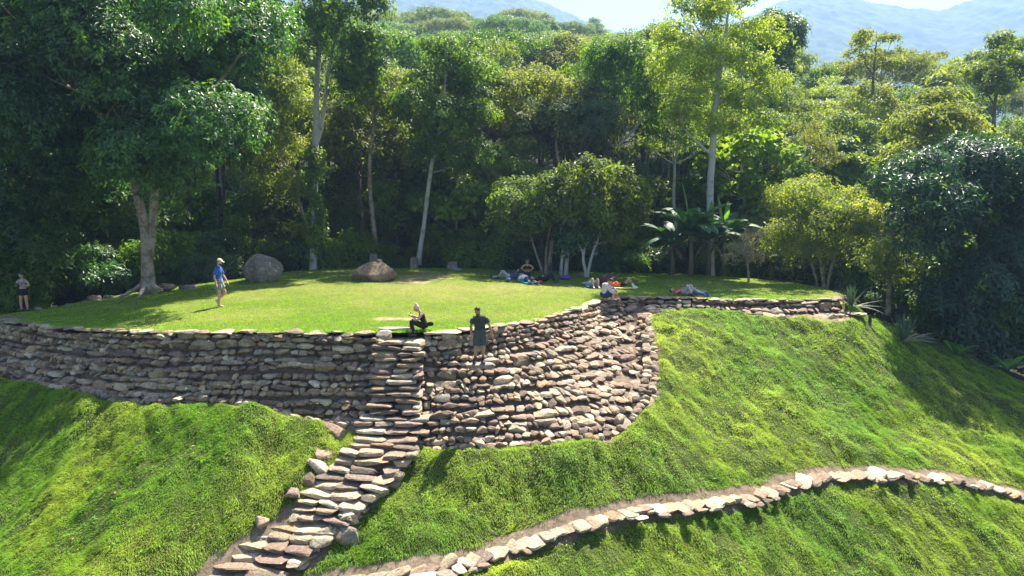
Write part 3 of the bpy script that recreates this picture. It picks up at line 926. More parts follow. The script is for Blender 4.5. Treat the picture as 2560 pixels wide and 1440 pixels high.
def wob(p, q, n, amp, r, sag=0):
    p = np.array(p, float); q = np.array(q, float)
    s = np.linspace(0, 1, n)[:, None]
    off = np.cumsum(r.normal(size=(n, 3)), axis=0); off -= off[-1] * s; off[0] = 0
    return p * (1 - s) + q * s + off * amp * np.linalg.norm(q - p) / n + np.array([0, 0, 1]) * sag * np.linalg.norm(q - p) * np.sin(s * math.pi)

def limbs(acc, trunk, clumps, r, r0, twigs=4, lo=.45):
    """branches from the trunk polyline to every clump"""
    n = len(trunk)
    for (x, y, z, rx, ry, rz) in clumps:
        c = np.array([x, y, z])
        # join the trunk below the clump
        hz = z - .45 * math.hypot(x - trunk[-1][0], y - trunk[-1][1]) - rz * .3
        i = int(np.clip(np.argmin(np.abs(trunk[:, 2] - hz)), int(n * lo), n - 1))
        fr = i / (n - 1)
        rr = max(.018, r0 * (1 - .75 * fr) * .5)
        ln = np.linalg.norm(c - trunk[i])
        if ln < .3: continue
        P = wob(trunk[i], c - np.array([0, 0, rz * .3]), 7, .12, r, -.06)
        tube(acc, P, np.linspace(rr, rr * .35 + .006, 7), 5)
        for _ in range(twigs):
            o = r.normal(size=3); o /= np.linalg.norm(o); o[2] = abs(o[2]) * .6
            s = P[r.integers(3, 7)]
            e = c + o * np.array([rx, ry, rz]) * .85
            tube(acc, wob(s, e, 5, .15, r), np.linspace(rr * .4 + .005, .006, 5), 4)

def envelope_clumps(r, cx, cy, cz, R, H, n, flat=.6, rr=(.28, .42), bottom=.2):
    """n clumps spread through a rounded crown envelope"""
    out = []
    for k in range(n):
        for _ in range(30):
            o = r.normal(size=3); o /= np.linalg.norm(o)
            if o[2] < -bottom: continue
            q = r.uniform(.45, .8)
            c = np.array([cx + o[0] * R * q, cy + o[1] * R * q, cz + o[2] * H * q])
            if all(np.linalg.norm((c - np.array(p[:3])) / np.array([R, R, H])) > .32 for p in out): break
        s = r.uniform(*rr)
        out.append((c[0], c[1], c[2], R * s, R * s, max(R * s * flat, .3)))
    return out

HIDDEN = set([1,2,16,18,19,20,21,35,37,38,39,40,41,42,43,45,58,59,60,61,62,63,75,77,78,79,80,84,95,96,97,98,101,103,114,115,116,117,118,119,122,123,136,137,138,139,140,141,142,144,147,150,159,161,162,163,164,165,166,167,168,169,170,171,172,173,174,178,185,187,188,189,190,191,192,193,195,196,198,200,201,202,203,204,206,207,208,209,210,211,212,213,214,215,216,217,218,219,220,221,222,223,224,226,227,228,229,230,231,232,233,234,235,236,238,239,240,241,242,243,244,245,246,248,249,250,251,252,253,254,255,256,257,258,259,260,261,263,264,265,266,267,268,269,270,271,272,274,275,276,277,278,279,280,281,282,283,284,285,286,287,288,289,290,291,292,293,294,295,297,298,299,300,301,302,303,304,311,312,313,314,315,316,317,320,324,325,326,327,328,329,330,331,332,333,334,336,340,341,342,343,344,345,346,347,348,349,350,352,353,356,357,361,362,363,368,371,374,376,386,388,393,398,400,405,406,407,409,413,415,416,420,421,446,448,449,450,453,454,456,459,460,463,466,467,468,477])
PLACED = [0]
def place(name, trunk_me, crown_me, loc, label, category='tree', rz=0, s=1.0, group=None, sz=None):
    PLACED[0] += 1
    if PLACED[0] in HIDDEN: return None      # nothing of it would show behind the others
    e = empty(name, loc, label, category, group, rz)
    e.scale = (s, s, sz or s)
    if trunk_me: link('trunk', trunk_me, e)
    if crown_me: link('crown', crown_me, e)
    return e

# ---- prototypes for the wood behind (built once, meshes shared by every copy)
def proto(seed, kind):
    r = np.random.default_rng(seed)
    acc = Acc()
    if kind == 'round':
        H = 11.5; R = 3.6; tr = wob((0, 0, -1), (r.uniform(-.6, .6), r.uniform(-.6, .6), H * .8), 14, .12, r)
        cl = envelope_clumps(r, tr[-1][0], tr[-1][1], H * .72, R, 4.0, 15, .62)
        lf = dict(leaf=(.30, .12), per_m2=5.0, k=6, droop=.35, new=.05)
    elif kind == 'umbrella':
        H = 12; R = 5.6; tr = wob((0, 0, -1), (r.uniform(-.6, .6), 0, H * .66), 12, .12, r)
        cl = []
        for k in range(19):
            a = k * 2.4; q = R * .85 * math.sqrt((k + .5) / 19)
            s = r.uniform(1.3, 1.9)
            cl.append((q * math.cos(a), q * math.sin(a), H * .93 - 1.9 * (q / R) ** 2 + r.uniform(-.2, .2), s, s, .5))
        lf = dict(leaf=(.26, .10), per_m2=5.0, k=6, droop=.1, new=.03, inner=.3)
    elif kind == 'airy':
        H = 12; R = 3.2; tr = wob((0, 0, -1), (r.uniform(-.8, .8), 0, H * .85), 14, .14, r)
        cl = envelope_clumps(r, tr[-1][0], tr[-1][1], H * .75, R, 3.8, 20, .5, (.2, .3))
        lf = dict(leaf=(.24, .09), per_m2=4.2, k=6, droop=.3, new=.08, inner=.4, shell=.6)
    elif kind == 'column':
        H = 11; R = 2.3; tr = wob((0, 0, -1), (0, 0, H * .9), 12, .06, r)
        cl = envelope_clumps(r, 0, 0, H * .6, R, 4.8, 16, .8, (.3, .45), .9)
        lf = dict(leaf=(.28, .12), per_m2=5.5, k=6, droop=.4, new=.04)
    elif kind == 'cecropia':
        H = 9; R = 3.1; tr = wob((0, 0, -1), (r.uniform(-.5, .5), 0, H * .8), 12, .12, r)
        cl = []
        for k in range(26):
            a = k * 2.4 + r.uniform(-.4, .4); q = r.uniform(.35, 1) * R; s = r.uniform(.5, .85)
            cl.append((tr[-1][0] + q * math.cos(a), tr[-1][1] + q * math.sin(a), H * .5 + r.uniform(0, .55) * H - .16 * q, s, s, s * .35))
        lf = dict(leaf=(.42, .26), per_m2=5.5, k=7, droop=.3, new=.1, inner=.1, flat=.2)
    elif kind == 'bush':
        H = 3.6; R = 1.9; tr = wob((0, 0, -.5), (0, 0, H * .6), 6, .1, r)
        cl = envelope_clumps(r, 0, 0, H * .5, R, 1.8, 12, .8, (.3, .45), .9)
        lf = dict(leaf=(.24, .10), per_m2=7.0, k=6, droop=.3, new=.04)
    r0 = {'round': .17, 'umbrella': .22, 'airy': .14, 'column': .15, 'cecropia': .09, 'bush': .05}[kind]
    tube(acc, tr, np.linspace(r0 * 1.25, r0 * .4, len(tr)), 7)
    limbs(acc, tr, cl, r, r0, 3 if kind != 'cecropia' else 1, .35)
    return acc, cl, lf, seed

PR = {}
def get_proto(kind, seed, leafmat, bark):
    key = (kind, seed, leafmat, bark)
    if key not in PR:
        base = (kind, seed)
        if base not in PR:
            acc, cl, lf, sd = proto(seed, kind)
            PR[base] = (acc.mesh(kind + '_trunk', None), crown_mesh(kind + '_crown', cl, None, sd, **lf))
        t, c = PR[base]
        t = t.copy(); t.materials.append(BARK[bark]) if not len(t.materials) else None
        c = c.copy(); c.materials.append(LEAF[leafmat]) if not len(c.materials) else None
        PR[key] = (t, c)
    return PR[key]

# ---- individually shaped trees of the first row
def own_tree(name, u, v, d, trunks, clumps, leafmat, bark, label, seed, zbase=None, twigs=4, r0=.2, group=None, lo=.4, sink=.3, **lf):
    """u, v, d: foot; trunks: list of [(u, v, radius, dd) ...]; clumps: (u, v, ru, rv, dd) measured on the photograph at the tree's distance"""
    r = np.random.default_rng(seed)
    F0 = px(u, v, d)
    loc = np.array(F0)
    acc = Acc(); lines = []
    for tr in trunks:
        P = np.array([px(a, b, d + dd) - loc for a, b, rad, dd in tr]); R = np.array([rad for a, b, rad, dd in tr])
        n = 6 * (len(tr) - 1) + 1
        C = curve_pts(P, n); RR = np.interp(np.linspace(0, len(tr) - 1, n), range(len(tr)), R)
        C += np.cumsum(r.normal(size=C.shape) * .015, axis=0) * np.linspace(0, 1, n)[:, None]
        if tr is trunks[0] or tr[0][1] >= v - 12: C[0, 2] -= sink; RR[0] *= 1.3
        tube(acc, C, RR, 9); lines.append(C)
    sc_ = d / FPX
    cl = []
    for (a, b, ru, rv, dd) in clumps:
        c = px(a, b, d + dd) - loc
        cl.append((c[0], c[1], c[2], ru * sc_, ru * sc_, rv * sc_))
    for c in cl:
        # nearest suitable trunk line
        L = min(lines, key=lambda q: min(np.linalg.norm(q - (np.array(c[:3]) - np.array([0, 0, c[5] * .5])), axis=1)))
        dist = np.linalg.norm(L - (np.array(c[:3]) - np.array([0, 0, c[5] + .3 * c[3]])), axis=1)
        i = int(np.argmin(dist[int(len(L) * .3):])) + int(len(L) * .3)
        if dist[i] > 2.0 and abs(L[i][2] - c[2]) < .5 * dist[i]: continue
        rr = max(.02, min(r0 * .3, .03 + .018 * c[3]))
        P = wob(L[i], np.array(c[:3]) - np.array([0, 0, c[5] * .3]), 7, .14, r, -.05)
        tube(acc, P, np.linspace(rr, rr * .3 + .006, 7), 5)
        for _ in range(twigs):
            o = r.normal(size=3); o /= np.linalg.norm(o); o[2] = abs(o[2]) * .5
            tube(acc, wob(P[r.integers(3, 7)], np.array(c[:3]) + o * np.array(c[3:]) * .85, 5, .16, r), np.linspace(rr * .35 + .005, .006, 5), 4)
    e = empty(name, loc, label, 'tree', group)
    link('trunk', acc.mesh('trunk', BARK[bark]), e)
    link('crown', crown_mesh('crown', cl, LEAF[leafmat], seed, **lf), e)
    return e

def fill_clumps(seed, u0, u1, v0, v1, n, ru=(45, 80), asp=.7, dd=3.0, shape=None):
    r = np.random.default_rng(seed); out = []
    for k in range(n * 6):
        if len(out) >= n: break
        a, b = r.uniform(u0, u1), r.uniform(v0, v1)
        if shape and not shape(a, b): continue
        if any(math.hypot(a - o[0], (b - o[1]) * 1.2) < ru[0] * .75 for o in out) and r.random() < .8: continue
        q = r.uniform(*ru); out.append((a, b, q, q * asp, r.uniform(-dd, dd)))
    return out
def ell(cu, cv, ru, rv): return lambda a, b: ((a - cu) / ru) ** 2 + ((b - cv) / rv) ** 2 < 1

V, q, t = leaf_quads(WEED[0], WEED[1], np.tile([0, 0, 1.0], (len(WEED[0]), 1)), rng.uniform(.06, .14, len(WEED[0])), rng.uniform(.03, .06, len(WEED[0])), np.array([.16, .30, .04]) * rng.uniform(.6, 1.3, (len(WEED[0]), 1)))
link('weeds', np_mesh('weeds', V, [q], M_BLADE, False, {'tint': ('FLOAT_COLOR', t)}), kind='stuff')
# big dark tree at the left, twin trunks with buttress roots
c = fill_clumps(1, -120, 690, -60, 500, 72, (75, 115), .75, 4.5, lambda a, b: ((a - 230) / 440) ** 2 + ((b + 20) / 480) ** 2 < 1 and not (430 < b + .25 * abs(a - 360) and 270 < a < 450))
own_tree('broadleaf_tree', 368, 722, 31, [
    [(372, 726, .36, 0), (369, 660, .25, 0), (362, 560, .21, 0), (346, 480, .20, 0), (332, 400, .19, 0), (300, 280, .16, .5), (240, 120, .10, 1), (200, -80, .06, 1)],
    [(373, 640, .20, 0), (381, 560, .19, .1), (386, 470, .19, .2), (384, 400, .18, .3), (392, 280, .2, .5), (430, 120, .13, .5), (470, -100, .07, 0)],
    [(338, 420, .14, 0), (290, 340, .11, -1), (200, 230, .07, -2)], [(384, 400, .12, .3), (470, 300, .10, -.5), (590, 160, .06, -1)],
    [(370, 700, .15, 0), (335, 726, .09, -.4), (292, 748, .05, -1.2)], [(366, 705, .14, 0), (350, 736, .08, -.9), (340, 750, .04, -1.6)], [(374, 704, .14, 0), (393, 722, .09, -.3), (405, 726, .05, -.6)]],
    c, 'dark', 'tan', 'huge dark leafy tree with forked pale trunk and spreading roots at the lawn edge', 5, r0=.26, leaf=(.23, .09), per_m2=9, k=8, droop=.65, new=.055, shell=.35)
c = fill_clumps(2, -200, 160, 60, 640, 30, (60, 100), .8, 3.0)
own_tree('broadleaf_tree', -60, 760, 32.5, [[(-60, 760, .3, 0), (-40, 500, .24, 0), (-20, 300, .18, 0), (20, 100, .08, 0)]],
    c, 'dark', 'dark', 'very dark low hanging tree behind the woman in the grey top', 6, r0=.2, leaf=(.22, .085), per_m2=6, k=7, droop=.6, new=.02)
# tall pale forked trunk
c = fill_clumps(3, 770, 960, -120, 130, 12, (40, 62), .7, 1.8) + fill_clumps(33, 850, 960, 100, 270, 8, (34, 52), .7, 1.4) + fill_clumps(34, 700, 780, -30, 60, 2, (34, 42), .6, 1.0) + [(905, 200, 50, 60, 0)]
own_tree('tall_tree', 783, 672, 39, [
    [(783, 674, .22, 0), (784, 600, .19, 0), (788, 470, .19, 0), (792, 350, .19, 0), (797, 200, .15, 0), (805, 60, .12, 0), (812, -120, .07, 0)],
    [(792, 360, .12, 0), (808, 290, .11, .2), (820, 200, .09, .4), (845, 90, .07, .5), (880, -20, .05, .5)]],
    c, 'deep', 'pale', 'tall slim tree with whitish forked trunk rising behind the round boulder', 7, r0=.12, leaf=(.24, .10), per_m2=6, k=7, droop=.4, new=.06)
# ivy on that trunk
def creeper(u, v0, v1, d, ru, mat, label, seed, name='climbing_vine'):
    cl = []; r = np.random.default_rng(seed)
    loc = px(u, v1, d); v = v0
    while v < v1:
        q = px(u + r.uniform(-8, 8), v, d) - loc; s = ru * r.uniform(.7, 1.2) * d / FPX
        cl.append((q[0], q[1] - .1, q[2], s, s, s * 1.3)); v += ru * 1.1
    o = link(name, crown_mesh(name, cl, LEAF[mat], seed, leaf=(.2, .13), per_m2=14, k=5, droop=.9, new=.04), None, label=label, category='vine')
    o.location = loc
creeper(790, 395, 640, 38.8, 24, 'mid', 'leafy creeper wrapped round the lower half of the tall whitish forked trunk', 71)
# thin leaning trunks
c = fill_clumps(4, 855, 1010, 170, 360, 13, (32, 50), .65, 2.0, ell(935, 265, 85, 110))
own_tree('slender_tree', 940, 648, 42, [[(942, 650, .17, 0), (934, 560, .14, 0), (925, 460, .13, 0), (928, 360, .11, 0), (936, 290, .09, 0), (930, 210, .05, 0)], [(934, 310, .07, 0), (905, 240, .05, 0), (890, 210, .03, 0)]],
    c, 'mid', 'tan', 'slender tree with bent brownish trunk behind the domed rock', 8, r0=.1, leaf=(.24, .10), per_m2=6, k=6, droop=.4, new=.09)
c = fill_clumps(5, 1005, 1240, 140, 430, 26, (40, 62), .62, 2.6, ell(1122, 280, 112, 165)) + fill_clumps(55, 1070, 1180, 80, 150, 5, (32, 44), .6, 1.2)
own_tree('slender_tree', 1046, 648, 41, [[(1046, 650, .16, 0), (1060, 560, .13, 0), (1070, 480, .13, 0), (1085, 390, .12, 0), (1108, 290, .10, 0), (1118, 180, .06, 0)], [(1090, 370, .07, 0), (1060, 320, .05, .5), (1040, 290, .03, .6)]],
    c, 'deep', 'pale', 'dark crowned tree with pale leaning trunk and yellowish treetop above the square standing stone', 9, r0=.1, leaf=(.22, .09), per_m2=7, k=7, droop=.45, new=.13)
# feathery flat crown, crossing pale trunks
c = fill_clumps(6, 1320, 1500, 255, 345, 9, (48, 70), .33, 2.2)
own_tree('feathery_tree', 1395, 668, 44, [[(1372, 668, .15, 0), (1385, 560, .12, 0), (1398, 430, .10, 0), (1390, 360, .08, 0), (1400, 300, .05, 0)], [(1470, 430, .08, 0), (1432, 380, .06, 0), (1418, 330, .04, 0)]],
    c, 'grey', 'tan', 'grey green tree with flat feathery crown beside the crossing pale trunks', 10, r0=.1, leaf=(.16, .05), per_m2=12, k=7, droop=.05, new=0)
c = fill_clumps(7, 1480, 1640, 110, 240, 13, (42, 62), .55, 2.4, ell(1555, 180, 85, 75)) + [(1500, 275, 46, 22, 0), (1620, 275, 50, 40, 0), (1660, 240, 58, 46, 0), (1700, 200, 50, 40, 0), (1640, 190, 50, 36, 0)]
own_tree('leaning_tree', 1488, 668, 45, [[(1488, 670, .2, 0), (1492, 560, .18, 0), (1497, 440, .16, 0), (1494, 300, .13, 0), (1492, 215, .08, 0), (1540, 150, .04, 0)], [(1480, 440, .12, 0), (1530, 380, .1, 0), (1580, 330, .09, 0), (1612, 285, .07, 0), (1660, 230, .04, 0)],
    [(1465, 420, .1, 0), (1475, 350, .09, 0), (1490, 310, .08, 0)]],
    c, 'deep', 'pale', 'tree with pale upright trunk and a long diagonal limb crossing it', 11, r0=.12, leaf=(.22, .08), per_m2=7, k=7, droop=.4, new=.05)
c = fill_clumps(24, 600, 770, 130, 520, 26, (38, 58), .65, 2.2, ell(690, 320, 85, 205))
own_tree('slender_tree', 785, 650, 43, [[(785, 650, .13, 0), (765, 560, .11, 0), (730, 450, .10, 0), (700, 340, .08, 0), (690, 220, .05, 0)], [(730, 450, .06, 0), (760, 400, .04, 0)]],
    c, 'yellow', 'tan', 'leaning thin trunked tree with yellow green leaves just left of the tall whitish forked trunk', 25, r0=.1, leaf=(.22, .085), per_m2=6, k=6, droop=.4, new=.1, inner=.4)
c = fill_clumps(26, 1200, 1330, 330, 520, 12, (34, 50), .65, 2.0)
own_tree('slender_tree', 1240, 668, 43.5, [[(1240, 668, .10, 0), (1245, 560, .09, 0), (1235, 480, .08, 0), (1265, 400, .06, 0), (1300, 340, .04, 0)], [(1236, 500, .06, 0), (1215, 440, .05, 0)]],
    c, 'lime', 'tan', 'thin stemmed tree with bright leaves between the dark crowned tree and the feathery one', 27, r0=.08, leaf=(.22, .09), per_m2=6, k=6, droop=.4, new=.05, inner=.4)
# small bright tree with several whitish stems
c = fill_clumps(8, 1400, 1610, 400, 590, 22, (34, 52), .7, 1.6, ell(1505, 500, 105, 100))
own_tree('small_tree', 1468, 686, 36.5, [[(1465, 686, .09, 0), (1458, 640, .08, 0), (1472, 590, .07, 0), (1490, 520, .05, 0)], [(1468, 688, .09, 0), (1480, 640, .07, 0), (1497, 590, .06, .2), (1520, 520, .04, .2)], [(1460, 640, .06, 0), (1440, 590, .05, 0), (1430, 540, .03, 0)]],
    c, 'mid', 'pale', 'small bright leafy tree on twin whitish stems beside the people lying in shade', 12, r0=.07, leaf=(.26, .11), per_m2=9, k=6, droop=.45, new=.06)
c = fill_clumps(9, 1265, 1420, 450, 580, 16, (36, 52), .7, 1.8)
own_tree('small_tree', 1360, 684, 38, [[(1358, 684, .07, 0), (1338, 630, .06, 0), (1322, 580, .05, 0), (1318, 520, .03, 0)], [(1364, 686, .09, 0), (1366, 620, .07, .2), (1376, 560, .05, .2)], [(1370, 660, .06, 0), (1385, 600, .05, 0)]],
    c, 'deep', 'tan', 'small dark tree with several thin splayed stems behind the kneeling woman', 13, r0=.06, leaf=(.24, .10), per_m2=8, k=6, droop=.4, new=.03)
c = fill_clumps(10, 1390, 1480, 540, 610, 7, (30, 44), .7, 1.2)
own_tree('small_tree', 1412, 682, 37.5, [[(1402, 682, .10, 0), (1408, 620, .08, 0), (1405, 560, .06, 0)], [(1414, 684, .13, 0), (1420, 620, .09, .2), (1425, 560, .06, .2)], [(1416, 650, .07, 0), (1396, 600, .05, 0)]],
    c, 'dark', 'pale', 'clump of whitish stems under a dark crown between two smaller trees', 14, r0=.06, leaf=(.22, .10), per_m2=8, k=6, droop=.4, new=.02)
# tall airy yellow green tree
c = fill_clumps(11, 1640, 1955, -20, 330, 44, (38, 60), .55, 3.6, ell(1800, 150, 160, 180)) + fill_clumps(111, 1720, 1880, -70, 20, 6, (34, 50), .6, 1.5) + [(1860, 240, 60, 22, 0), (1900, 215, 55, 22, 0), (1700, 290, 45, 26, 0), (1690, 250, 50, 30, 0)]
own_tree('tall_tree', 1776, 682, 38.5, [[(1776, 684, .24, 0), (1777, 600, .19, 0), (1775, 480, .19, 0), (1780, 380, .18, 0), (1785, 270, .16, 0), (1797, 150, .13, 0), (1808, 60, .07, 0), (1815, -20, .04, 0)],
    [(1785, 260, .09, 0), (1830, 240, .08, 0), (1890, 215, .06, 0), (1925, 205, .03, 0)], [(1777, 385, .08, 0), (1735, 350, .07, 0), (1705, 320, .05, 0)], [(1797, 155, .08, 0), (1770, 110, .06, 0), (1730, 60, .03, 0)], [(1797, 150, .08, 0), (1850, 110, .06, 0), (1880, 60, .03, 0)]],
    c, 'yellow', 'pale', 'tall slim tree with straight pale trunk and airy yellow green crown against the sky', 15, r0=.13, leaf=(.20, .07), per_m2=6.5, k=7, droop=.4, new=.05, inner=.4, shell=.6)
# yellowish bush trees and dry shrub
c = fill_clumps(12, 1930, 2190, 460, 640, 32, (38, 56), .75, 2.2, ell(2060, 560, 135, 115))
own_tree('bushy_tree', 2060, 712, 35, [[(2060, 712, .1, 0), (2050, 640, .08, 0), (2040, 560, .05, 0)], [(2068, 714, .08, 0), (2085, 640, .06, 0), (2110, 560, .04, 0)], [(2045, 712, .06, 0), (2020, 640, .05, 0), (1990, 580, .03, 0)]],
    c, 'olive', 'tan', 'round pale olive bushy tree at the far corner of the lawn', 16, r0=.06, leaf=(.16, .065), per_m2=13, k=6, droop=.3, new=.08)
c = fill_clumps(13, 1820, 1930, 580, 650, 12, (20, 32), .5, .8)
own_tree('sparse_shrub', 1872, 700, 34, [[(1872, 700, .06, 0), (1868, 650, .05, 0), (1858, 600, .045, 0), (1866, 560, .03, 0)], [(1870, 660, .035, 0), (1880, 620, .03, 0), (1900, 590, .02, 0)], [(1868, 650, .03, 0), (1840, 610, .02, 0), (1825, 590, .012, 0)]],
    c, 'dry', 'tan', 'nearly bare dry shrub with twisted tan stem on the lawn edge beside the banana plants', 17, r0=.03, leaf=(.10, .04), per_m2=16, k=5, droop=.3, new=0)
c = fill_clumps(14, 2150, 2270, 520, 700, 17, (26, 44), .7, 1.6)
own_tree('slender_tree', 2220, 772, 31.5, [[(2220, 772, .12, 0), (2224, 690, .10, 0), (2228, 620, .08, 0), (2222, 540, .05, 0)], [(2226, 640, .05, 0), (2190, 590, .03, 0)], [(2226, 650, .04, 0), (2250, 600, .03, 0)]],
    c, 'olive', 'tan', 'thin tan trunked tree with sparse brownish leaves just beyond the spiky plant', 18, r0=.05, leaf=(.17, .07), per_m2=8, k=6, droop=.5, new=.12, inner=.5)
# dark glossy tree at the right edge
c = fill_clumps(15, 2250, 2560, 350, 800, 46, (50, 76), .72, 2.6, lambda a, b: b > 340 + abs(a - 2420) * .45 and (b < 800 - (2420 - a) * 1.2 if a < 2420 else b < 800))
own_tree('glossy_tree', 2472, 925, 30.5, [[(2472, 925, .16, 0), (2462, 850, .13, 0), (2455, 760, .11, 0), (2450, 600, .09, 0), (2430, 420, .05, 0)], [(2455, 700, .05, 0), (2380, 600, .04, 0)], [(2455, 680, .05, 0), (2530, 560, .04, 0)]],
    c, 'bluish', 'dark', 'dark glossy tree with bluish sheen overhanging the grassy shoulder', 19, r0=.08, leaf=(.26, .07), per_m2=7, k=9, droop=.35, new=.02)
c = fill_clumps(16, 2520, 2680, 440, 900, 20, (55, 85), .75, 3.0)
own_tree('glossy_tree', 2640, 985, 30, [[(2640, 985, .16, 0), (2630, 850, .13, 0), (2660, 500, .07, 0)]],
    c, 'bluish', 'dark', 'dark glossy tree cut off by the picture edge beyond the shoulder of the slope', 20, r0=.08, leaf=(.26, .07), per_m2=7, k=9, droop=.35, new=.01)
# skyline specials
c = fill_clumps(17, 1905, 1990, 60, 190, 13, (30, 44), .8, 1.6)
own_tree('vine_clad_tree', 1950, 420, 58, [[(1950, 420, .2, 0), (1950, 200, .15, 0), (1945, 80, .08, 0)]], c + [(1932, 42, 20, 18, 0), (1935, 60, 24, 16, 0)], 'dark', 'brown', 'dark dense tree on the skyline just beyond the airy yellow green crown', 21, r0=.1, leaf=(.3, .13), per_m2=5, k=6, new=.02)
c = fill_clumps(18, 2120, 2240, 85, 165, 15, (20, 32), .4, 2.0)
own_tree('airy_tree', 2180, 420, 60, [[(2180, 420, .18, 0), (2182, 250, .13, 0), (2186, 150, .08, 0), (2190, 100, .04, 0)], [(2184, 190, .06, 0), (2150, 140, .03, 0)], [(2184, 180, .06, 0), (2220, 130, .03, 0)]],
    c, 'olive', 'brown', 'open crowned tree standing above its neighbours in front of the blue mountain', 22, r0=.08, leaf=(.28, .10), per_m2=5, k=6, inner=.5, shell=.7, new=.04)
c = fill_clumps(19, 2440, 2570, 100, 230, 14, (28, 46), .6, 2.0)
own_tree('airy_tree', 2490, 460, 50, [[(2490, 460, .18, 0), (2485, 300, .13, 0), (2500, 180, .07, 0), (2505, 110, .04, 0)], [(2485, 260, .07, 0), (2440, 190, .04, 0)]],
    c, 'mid', 'brown', 'ragged open tree rising highest near the picture corner below the mountain', 23, r0=.08, leaf=(.3, .12), per_m2=5, k=6, inner=.5, shell=.7, new=.06)

# ---- wood behind: copies of the prototypes
KINDS_ = {'round': ((1, 2, 3), ('mid', 'deep', 'olive'), 'brown', 'rounded'), 'umbrella': ((4, 5), ('mid', 'olive', 'deep'), 'brown', 'broad flat topped'),
          'airy': ((6, 7), ('yellow', 'mid', 'olive'), 'pale', 'slim open crowned'), 'column': ((8,), ('deep', 'mid'), 'dark', 'narrow dense'), 'cecropia': ((9, 10), ('yellow', 'lime'), 'pale', 'large leaved white stemmed')}
LEAFWORD = {'mid': 'green', 'deep': 'dark green', 'olive': 'olive', 'yellow': 'yellow green', 'lime': 'bright green'}
rr = random.Random(5)
def wood(y0, y1, dy, dx, weights, smin, smax, where, ufun=None):
    y = y0
    while y < y1:
        half = y * .80 + 6
        x = -half + rr.uniform(0, dx)
        while x < half:
            xx, yy = x + rr.uniform(-.35, .35) * dx, y + rr.uniform(-.35, .35) * dy
            u = 1280 + FPX * xx / yy
            if u > 1700 and yy > 130: x += dx; continue
            w = weights(u, yy)
            k = rr.choices(list(w), list(w.values()))[0]
            seeds, mats, bark, word = KINDS_[k]
            sd = rr.choice(seeds); mt = rr.choice(mats)
            if k == 'cecropia' and u < 1500: k2 = 1
            t, c = get_proto(k, sd, mt, bark)
            s = rr.uniform(smin, smax)
            if ufun: s *= ufun(u, yy)
            z = float(ground_z(np.array([xx]), np.array([yy]), False)[0])
            lab = 'one of the %s %s trees %s' % (word, LEAFWORD[mt], where)
            place('forest_tree', t, c, (xx, yy, z - .2), lab, 'tree', rr.uniform(0, 6.28), s, '%s %s trees %s' % (word, LEAFWORD[mt], where))
            x += dx
        y += dy
def w_near(u, y):
    if u > 1800: return {'round': 2, 'airy': 2, 'cecropia': 4.5, 'column': .6}
    if u > 1200: return {'round': 3, 'airy': 3, 'umbrella': 1.5, 'column': 1}
    return {'round': 3, 'airy': 3, 'column': 1, 'cecropia': .6}
def w_mid(u, y):
    if u > 1850: return {'round': 3, 'airy': 2, 'cecropia': 1.5, 'column': 1, 'umbrella': .6}
    return {'round': 2, 'umbrella': 3, 'airy': 1.5}
def u_near(u, y):
    if u > 1850: return .84
    return 1.0
wood(45, 57, 4.4, 4.6, w_near, 1.0, 1.35, 'at the edge of the wood', u_near)
wood(58, 96, 7.5, 6.2, w_mid, 1.1, 1.5, 'on the lower wooded hillside', lambda u, y: .88 if u > 1850 else 1)
wood(99, 160, 12, 9.5, w_mid, 1.05, 1.4, 'higher up the wooded hillside', lambda u, y: .6 if u > 1850 else 1)
wood(168, 250, 22, 15, lambda u, y: {'umbrella': 3, 'round': 2}, 1.4, 1.9, 'on the hazy hilltop', lambda u, y: .55 if u > 1500 else 1)

# bushes along the foot of the wood
def bushes(n, f, mats, label, group, smin, smax, seed, name='bush'):
    r = random.Random(seed)
    for k in range(n):
        x, y = f(r, k)
        mt = r.choice(mats)
        t, c = get_proto('bush', r.choice((11, 12, 13)), mt, 'dark')
        z = float(ground_z(np.array([x]), np.array([y]), False)[0])
        place(name, t, c, (x, y, z - .2), label, 'bush', r.uniform(0, 6.28), r.uniform(smin, smax), group)
def backline(r, off0, off1, u0, u1, k=None):
    x = None
    u = r.uniform(u0, u1)
    j = int(np.argmin(np.abs(1280 + FPX * BACK[:, 0] / BACK[:, 1] - u)))
    bx = BACK[j]; y = bx[1] + r.uniform(off0, off1)
    return (u - 1280) / FPX * y, y
bushes(64, lambda r, k: backline(r, 4.0, 9.0, -150, 2050), ('deep', 'dark', 'dark', 'mid'), 'one of the dark green bushes crowding the foot of the wood behind the lawn', 'dark bushes at the foot of the wood', .55, 1.15, 1)
bushes(26, lambda r, k: backline(r, 8.0, 12.0, -100, 2100), ('deep', 'mid', 'lime', 'yellow'), 'one of the brighter bushes deeper in the wood', 'brighter bushes in the wood', 1.2, 2.0, 2)
bushes(20, lambda r, k: (r.uniform(19.5, 31), r.uniform(29, 36)), ('dark', 'deep', 'bluish'), 'one of the dark bushes beyond the grassy shoulder', 'dark bushes beyond the shoulder', .8, 1.5, 3)
bushes(10, lambda r, k: (14.2 + k * .75 + r.uniform(-.4, .4), 35.5 - k * .55 + r.uniform(-.5, .5)), ('grey', 'olive', 'mid'), 'one of the low pale bushes along the lawn corner near the spiky plants', 'low pale bushes at the lawn corner', .3, .5, 4)

